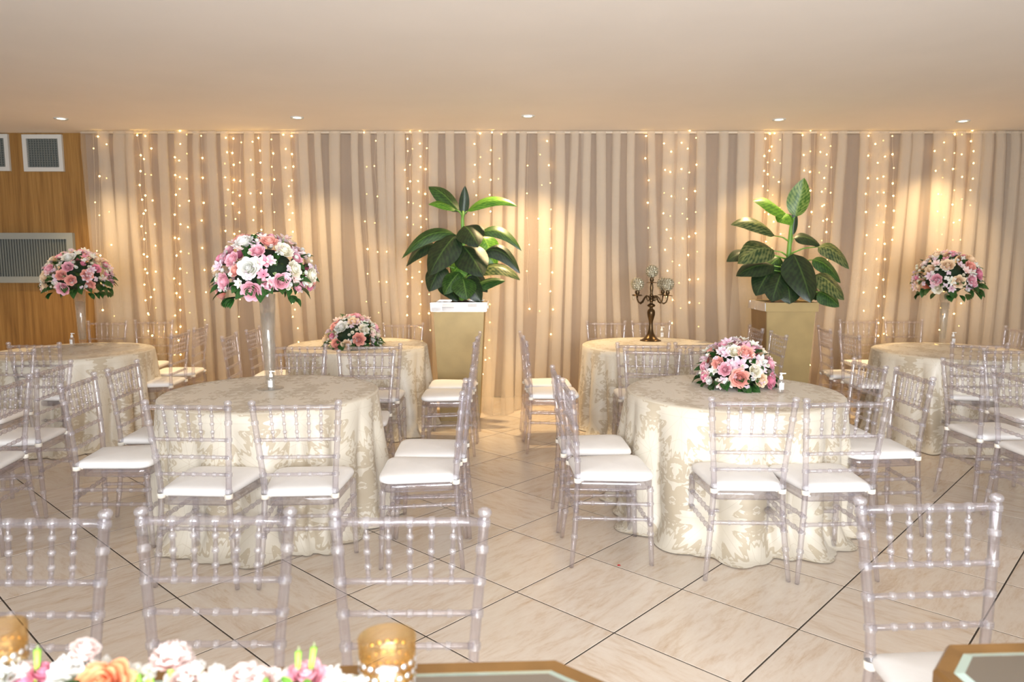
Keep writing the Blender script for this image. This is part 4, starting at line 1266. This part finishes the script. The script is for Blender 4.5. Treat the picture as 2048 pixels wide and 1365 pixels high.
plant('leafy plant with streaked upright top leaf growing in the gold rimmed planter', (c2.x, YS, 1.13), [(1573, 606), (1574, 570), (1576, 530), (1579, 490), (1582, 455), (1585, 440)], [
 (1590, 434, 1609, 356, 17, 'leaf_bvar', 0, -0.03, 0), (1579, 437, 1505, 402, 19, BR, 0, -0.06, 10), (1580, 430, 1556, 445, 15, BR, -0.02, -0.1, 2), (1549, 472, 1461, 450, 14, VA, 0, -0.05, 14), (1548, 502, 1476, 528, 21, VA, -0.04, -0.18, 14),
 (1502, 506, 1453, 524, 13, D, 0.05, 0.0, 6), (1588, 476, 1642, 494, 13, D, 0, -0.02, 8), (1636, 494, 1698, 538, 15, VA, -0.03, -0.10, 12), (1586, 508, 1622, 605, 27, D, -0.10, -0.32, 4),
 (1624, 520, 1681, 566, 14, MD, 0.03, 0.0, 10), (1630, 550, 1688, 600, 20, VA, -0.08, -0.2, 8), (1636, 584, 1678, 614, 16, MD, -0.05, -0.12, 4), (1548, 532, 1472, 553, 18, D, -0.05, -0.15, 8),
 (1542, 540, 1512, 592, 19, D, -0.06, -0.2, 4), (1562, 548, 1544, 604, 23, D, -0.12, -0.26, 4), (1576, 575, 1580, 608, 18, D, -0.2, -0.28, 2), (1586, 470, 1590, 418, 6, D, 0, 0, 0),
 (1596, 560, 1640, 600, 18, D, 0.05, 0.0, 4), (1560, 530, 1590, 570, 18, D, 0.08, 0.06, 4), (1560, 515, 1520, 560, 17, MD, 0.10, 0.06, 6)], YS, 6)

# ------------------------------------------------------------------ mirrored tables in the foreground
FZ = 0.77
def mirrored_table(poly, label):
    """poly: outline at the top, counter-clockwise"""
    cx = sum(p[0] for p in poly) / len(poly)
    cy = sum(p[1] for p in poly) / len(poly)
    root = empty('mirrored_table', (cx, cy, 0))
    tag(root, label, 'table', 'mirror topped tables in the foreground')
    P = [Vector((p[0] - cx, p[1] - cy)) for p in poly]
    def inset(d):
        out = []
        n = len(P)
        for i in range(n):
            a, b, c = P[i - 1], P[i], P[(i + 1) % n]
            e1, e2 = (b - a).normalized(), (c - b).normalized()
            n1, n2 = Vector((-e1.y, e1.x)), Vector((-e2.y, e2.x))
            bis = (n1 + n2).normalized()
            out.append(b + bis * (d / max(0.3, bis.dot(n1))))
        return out
    o0, o1, o2, o3 = P, inset(0.006), inset(0.034), inset(0.052)
    def ring(q, z): return [(v.x, v.y, z) for v in q]
    mb = MB()
    mb.grid([ring(o2, FZ - 0.012), ring(o2, FZ), ring(o1, FZ + 0.004), ring(o0, FZ - 0.004), ring(o0, FZ - 0.045), ring(o2, FZ - 0.045), ring(o2, FZ - 0.012)], True, smooth=False)
    mb.build('frame', M['gold_frame'], root)
    MB().grid([ring(o2, FZ - 0.001), ring(o3, FZ + 0.003)], True, smooth=False).build('glass_edge', M['mirror_edge'], root)
    n = len(P)
    vs = ring(o3, FZ + 0.003) + ring(o3, FZ - 0.02)
    MB().add(vs, [tuple(range(n)), tuple(reversed(range(n, 2 * n)))] + [(i, i + n, (i + 1) % n + n, (i + 1) % n) for i in range(n)], smooth=False).build('mirror_top', M['mirror'], root)
    xs_ = [v.x for v in P]
    ys_ = [v.y for v in P]
    for fx in (0.2, 0.8):
        for fy in (0.12, 0.8):
            x = min(xs_) + (max(xs_) - min(xs_)) * fx
            y = min(ys_) + (max(ys_) - min(ys_)) * fy
            MB().frustum((x, y, 0), (0.02, 0.02), (x, y, FZ - 0.045), (0.032, 0.032)).build('leg', M['gold_frame'], root)
q0, q1 = atz(-60, 1351, FZ), atz(1112, 1322, FZ)
e = (q1 - q0).normalized()
pr = Vector((e.y, -e.x, 0))
c3 = atz(1218, 1368, FZ)
A0 = q1 - e * 1.75
far = [q1, A0, A0 - e * 0.12 + pr * 0.10, A0 - e * 0.12 + pr * 0.80, A0 + pr * 0.9, q1 + pr * 0.9, q1 + e * 0.14 + pr * 0.80, c3]
mirrored_table([(p.x, p.y) for p in far], 'mirror topped table with gilded frame under the flowers at lower left')
r0, r1, r2 = atz(1893, 1291, FZ), atz(2048, 1287, FZ), atz(1866, 1340, FZ)
e2 = (r1 - r0).normalized()
pr2 = Vector((e2.y, -e2.x, 0))
B1 = r0 + e2 * 1.5
mirrored_table([(p.x, p.y) for p in [B1, r0, r2, r2 + pr2 * 0.75 + e2 * 0.0, r0 + pr2 * 0.9, B1 + pr2 * 0.9, B1 + e2 * 0.1 + pr2 * 0.75, B1 + e2 * 0.1 + pr2 * 0.1]], 'mirror topped table with dark gilded corner at lower right')

def amber_cup(px, py, Y, r, h, label, zb=None):
    p = aty(px, py, Y)
    base = p.z - h
    root = empty('amber_glass_cup', (p.x, Y, base))
    tag(root, label, 'glass', 'amber glass cups on the mirrored table')
    MB().lathe([(0.0001, 0.002), (r * 0.80, 0.002), (r * 0.86, 0.012), (r * 0.94, h * 0.5), (r, h), (r - 0.003, h), (r * 0.94 - 0.004, h * 0.5), (r * 0.82, 0.016), (0.0001, 0.014)], 32).build('glass_body', M['amber'], root)
    mb = MB()
    rnd = random.Random(int(px))
    for i in range(6):
        for k in range(20):
            a = 2 * PI * (k + 0.5 * (i % 2)) / 20
            z = h * (0.12 + 0.13 * i)
            rr = r * (0.87 + 0.11 * z / h) + 0.001
            d = Vector((math.cos(a), math.sin(a), 0))
            Mx = Matrix.Translation((rr * d.x, rr * d.y, z)) @ aim(d)
            mb.lathe([(0.0001, 0.0025), (0.004, 0.0016), (0.0055, 0)], 6, Mx)
    mb.build('beaded_relief', M['mirror_tile'], root)
    # candle inside
    c = MB().lathe([(0.0001, 0.016), (r * 0.6, 0.016), (r * 0.6, h * 0.45), (r * 0.5, h * 0.46), (0.0001, h * 0.45)], 20).build('candle', M['wax'], root)
    MB().tube([(0, 0, h * 0.45), (0.002, 0, h * 0.5)], 0.0012, 5).build('wick', M['vent_dark'], c)
M['amber'] = acrylic_mat('amber_glass', (0.985, 0.88, 0.66), 0.06, 0.08, (0.90, 0.52, 0.16), 1.4, 0.08)
M['wax'] = pbr('white_wax', (0.85, 0.80, 0.68), 0.5)
Yc = 1.24
hh = aty(772, 1275, Yc).z - FZ - 0.003
amber_cup(774, 1275, Yc, 0.052, hh, 'amber glass cup with raised beads standing in the middle foreground')
Yc2 = 1.22
hh2 = aty(0, 1255, Yc2).z - FZ - 0.003
amber_cup(-4, 1255, Yc2, 0.044, hh2, 'amber glass cup behind the flowers, cut off by the left edge')

# foreground garland of flowers lying on the mirrored table
fg = empty('flower_garland', (-0.55, 1.18, FZ))
tag(fg, 'long garland of white, pink and orange flowers lying at the lower left edge', 'garland')
rnd = random.Random(77)
def fgp(x, y, Y): return aty(x, y, Y) - Vector(fg.location)
def fg_flower(key, x, y, size, d=(0, -0.3, 1), Y=1.2, stem=None):
    p = fgp(x, y, Y)
    inst(FM[key].name.split('.')[0], FM[key], fg, Matrix.Translation(p) @ aim(d, rnd.uniform(0, 6)) @ Matrix.Scale(size, 4))
    if stem:
        q = fgp(stem[0], stem[1], Y)
        MB().tube([q, (p + q) / 2 + Vector((0.002, 0, 0)), p], [0.004, 0.0045, 0.006], 6).build('flower_stem', M['stem_bright'], fg)
M['stem_bright'] = pbr('bright_stem', (0.28, 0.55, 0.06), 0.5)
fg_flower('carnation_blush', 342, 1338, 0.046, (0.15, 0.1, 1), 1.2, (340, 1385))
fg_flower('bud_blush', 166, 1314, 0.030, (0.35, 0, 1), 1.2, (95, 1365))
fg_flower('carnation_white', 146, 1362, 0.048, (0, -0.3, 1))
fg_flower('rose_orange', 208, 1392, 0.046, (0.1, -0.5, 1), 1.15)
fg_flower('carnation_white', 10, 1362, 0.048, (0, -0.3, 1))
fg_flower('bud_blush', 52, 1350, 0.022, (0, 0, 1))
fg_flower('rose_hot', 84, 1356, 0.022, (0.3, 0, 1))
fg_flower('rose_hot', 55, 1380, 0.030, (0, -0.3, 1))
for (x, y) in ((232, 1350), (252, 1336), (275, 1340), (292, 1342), (262, 1356), (300, 1352)):
    fg_flower('cluster_white', x, y, 0.018, (0, -0.2, 1), 1.2, (x + 4, 1390))
fg_flower('lily_white', 212, 1345, 0.03, (0.4, 0, 1))
fg_flower('bud_white', 392, 1345, 0.020, (0, 0, 1))
fg_flower('rose_blush', 372, 1375, 0.032)
fg_flower('bud_white', 432, 1352, 0.018, (0.2, 0, 1))
fg_flower('lily_white', 424, 1368, 0.03)
fg_flower('carnation_white', 455, 1378, 0.03)
fg_flower('rose_blush', 490, 1362, 0.026, (0, -0.2, 1))
fg_flower('rose_blush', 522, 1372, 0.028)
fg_flower('rose_pink', 615, 1366, 0.032, (0, -0.3, 1))
fg_flower('bud_pink', 590, 1352, 0.018, (0.3, 0, 1))
for (x, y) in ((560, 1358), (575, 1372), (665, 1352), (680, 1362), (700, 1368), (720, 1366), (650, 1370), (336, 1372), (540, 1378)):
    fg_flower('cluster_white', x, y, 0.022, (0, -0.2, 1))
for (x, y, x2) in ((75, 1300, 70), (597, 1304, 590), (628, 1296, 612)):
    fg_flower('bud_green', x, y, 0.0055, (0.1, 0, 1), 1.2, (x2, 1372))
for k in range(46):
    x = rnd.uniform(-40, 720)
    p = fgp(x, 1396 + rnd.uniform(-12, 14), 1.18 + rnd.uniform(-0.05, 0.06))
    dd = Vector((rnd.uniform(-1, 1), rnd.uniform(-0.7, 0.5), rnd.uniform(0.1, 1.0)))
    inst('leaf', FM['leaf_fresh' if rnd.random() < 0.6 else 'leaf'], fg, Matrix.Translation(p) @ dd.to_track_quat('Y', 'Z').to_matrix().to_4x4() @ Matrix.Scale(rnd.uniform(0.03, 0.045), 4))
for k in range(34):
    key, s = rnd.choice([('carnation_white', .036), ('rose_pink', .032), ('rose_blush', .034), ('rose_white', .034), ('carnation_pink', .032), ('rose_orange', .034)])
    p = Vector((-0.62 + 0.88 * (k / 34) - 0.30, rnd.uniform(-0.12, 0.06), rnd.uniform(0.02, 0.05)))
    inst(FM[key].name.split('.')[0], FM[key], fg, Matrix.Translation(p) @ aim((rnd.uniform(-.5, .5), rnd.uniform(-.8, .2), 1), rnd.uniform(0, 6)) @ Matrix.Scale(s, 4))
MB().tube([(-0.9, 0, 0.02), (-0.5, 0.0, 0.02), (0.3, 0.0, 0.02)], 0.018, 8).build('garland_core', M['leaf_small'], fg)

# a red petal lying on the floor
pp = atz(1238, 1132, 0)
o = MB().grid([[(-0.008, -0.006, 0.001), (0, -0.007, 0.003), (0.008, -0.004, 0.001)], [(-0.009, 0.002, 0.002), (0, 0.003, 0.005), (0.009, 0.002, 0.002)], [(-0.004, 0.008, 0.001), (0, 0.010, 0.003), (0.006, 0.007, 0.001)]]).build('flower_petal', M['red'])
o.location = (pp.x, pp.y, 0.0005)
tag(o, 'tiny red petal fallen on the floor tiles in the aisle', 'petal')
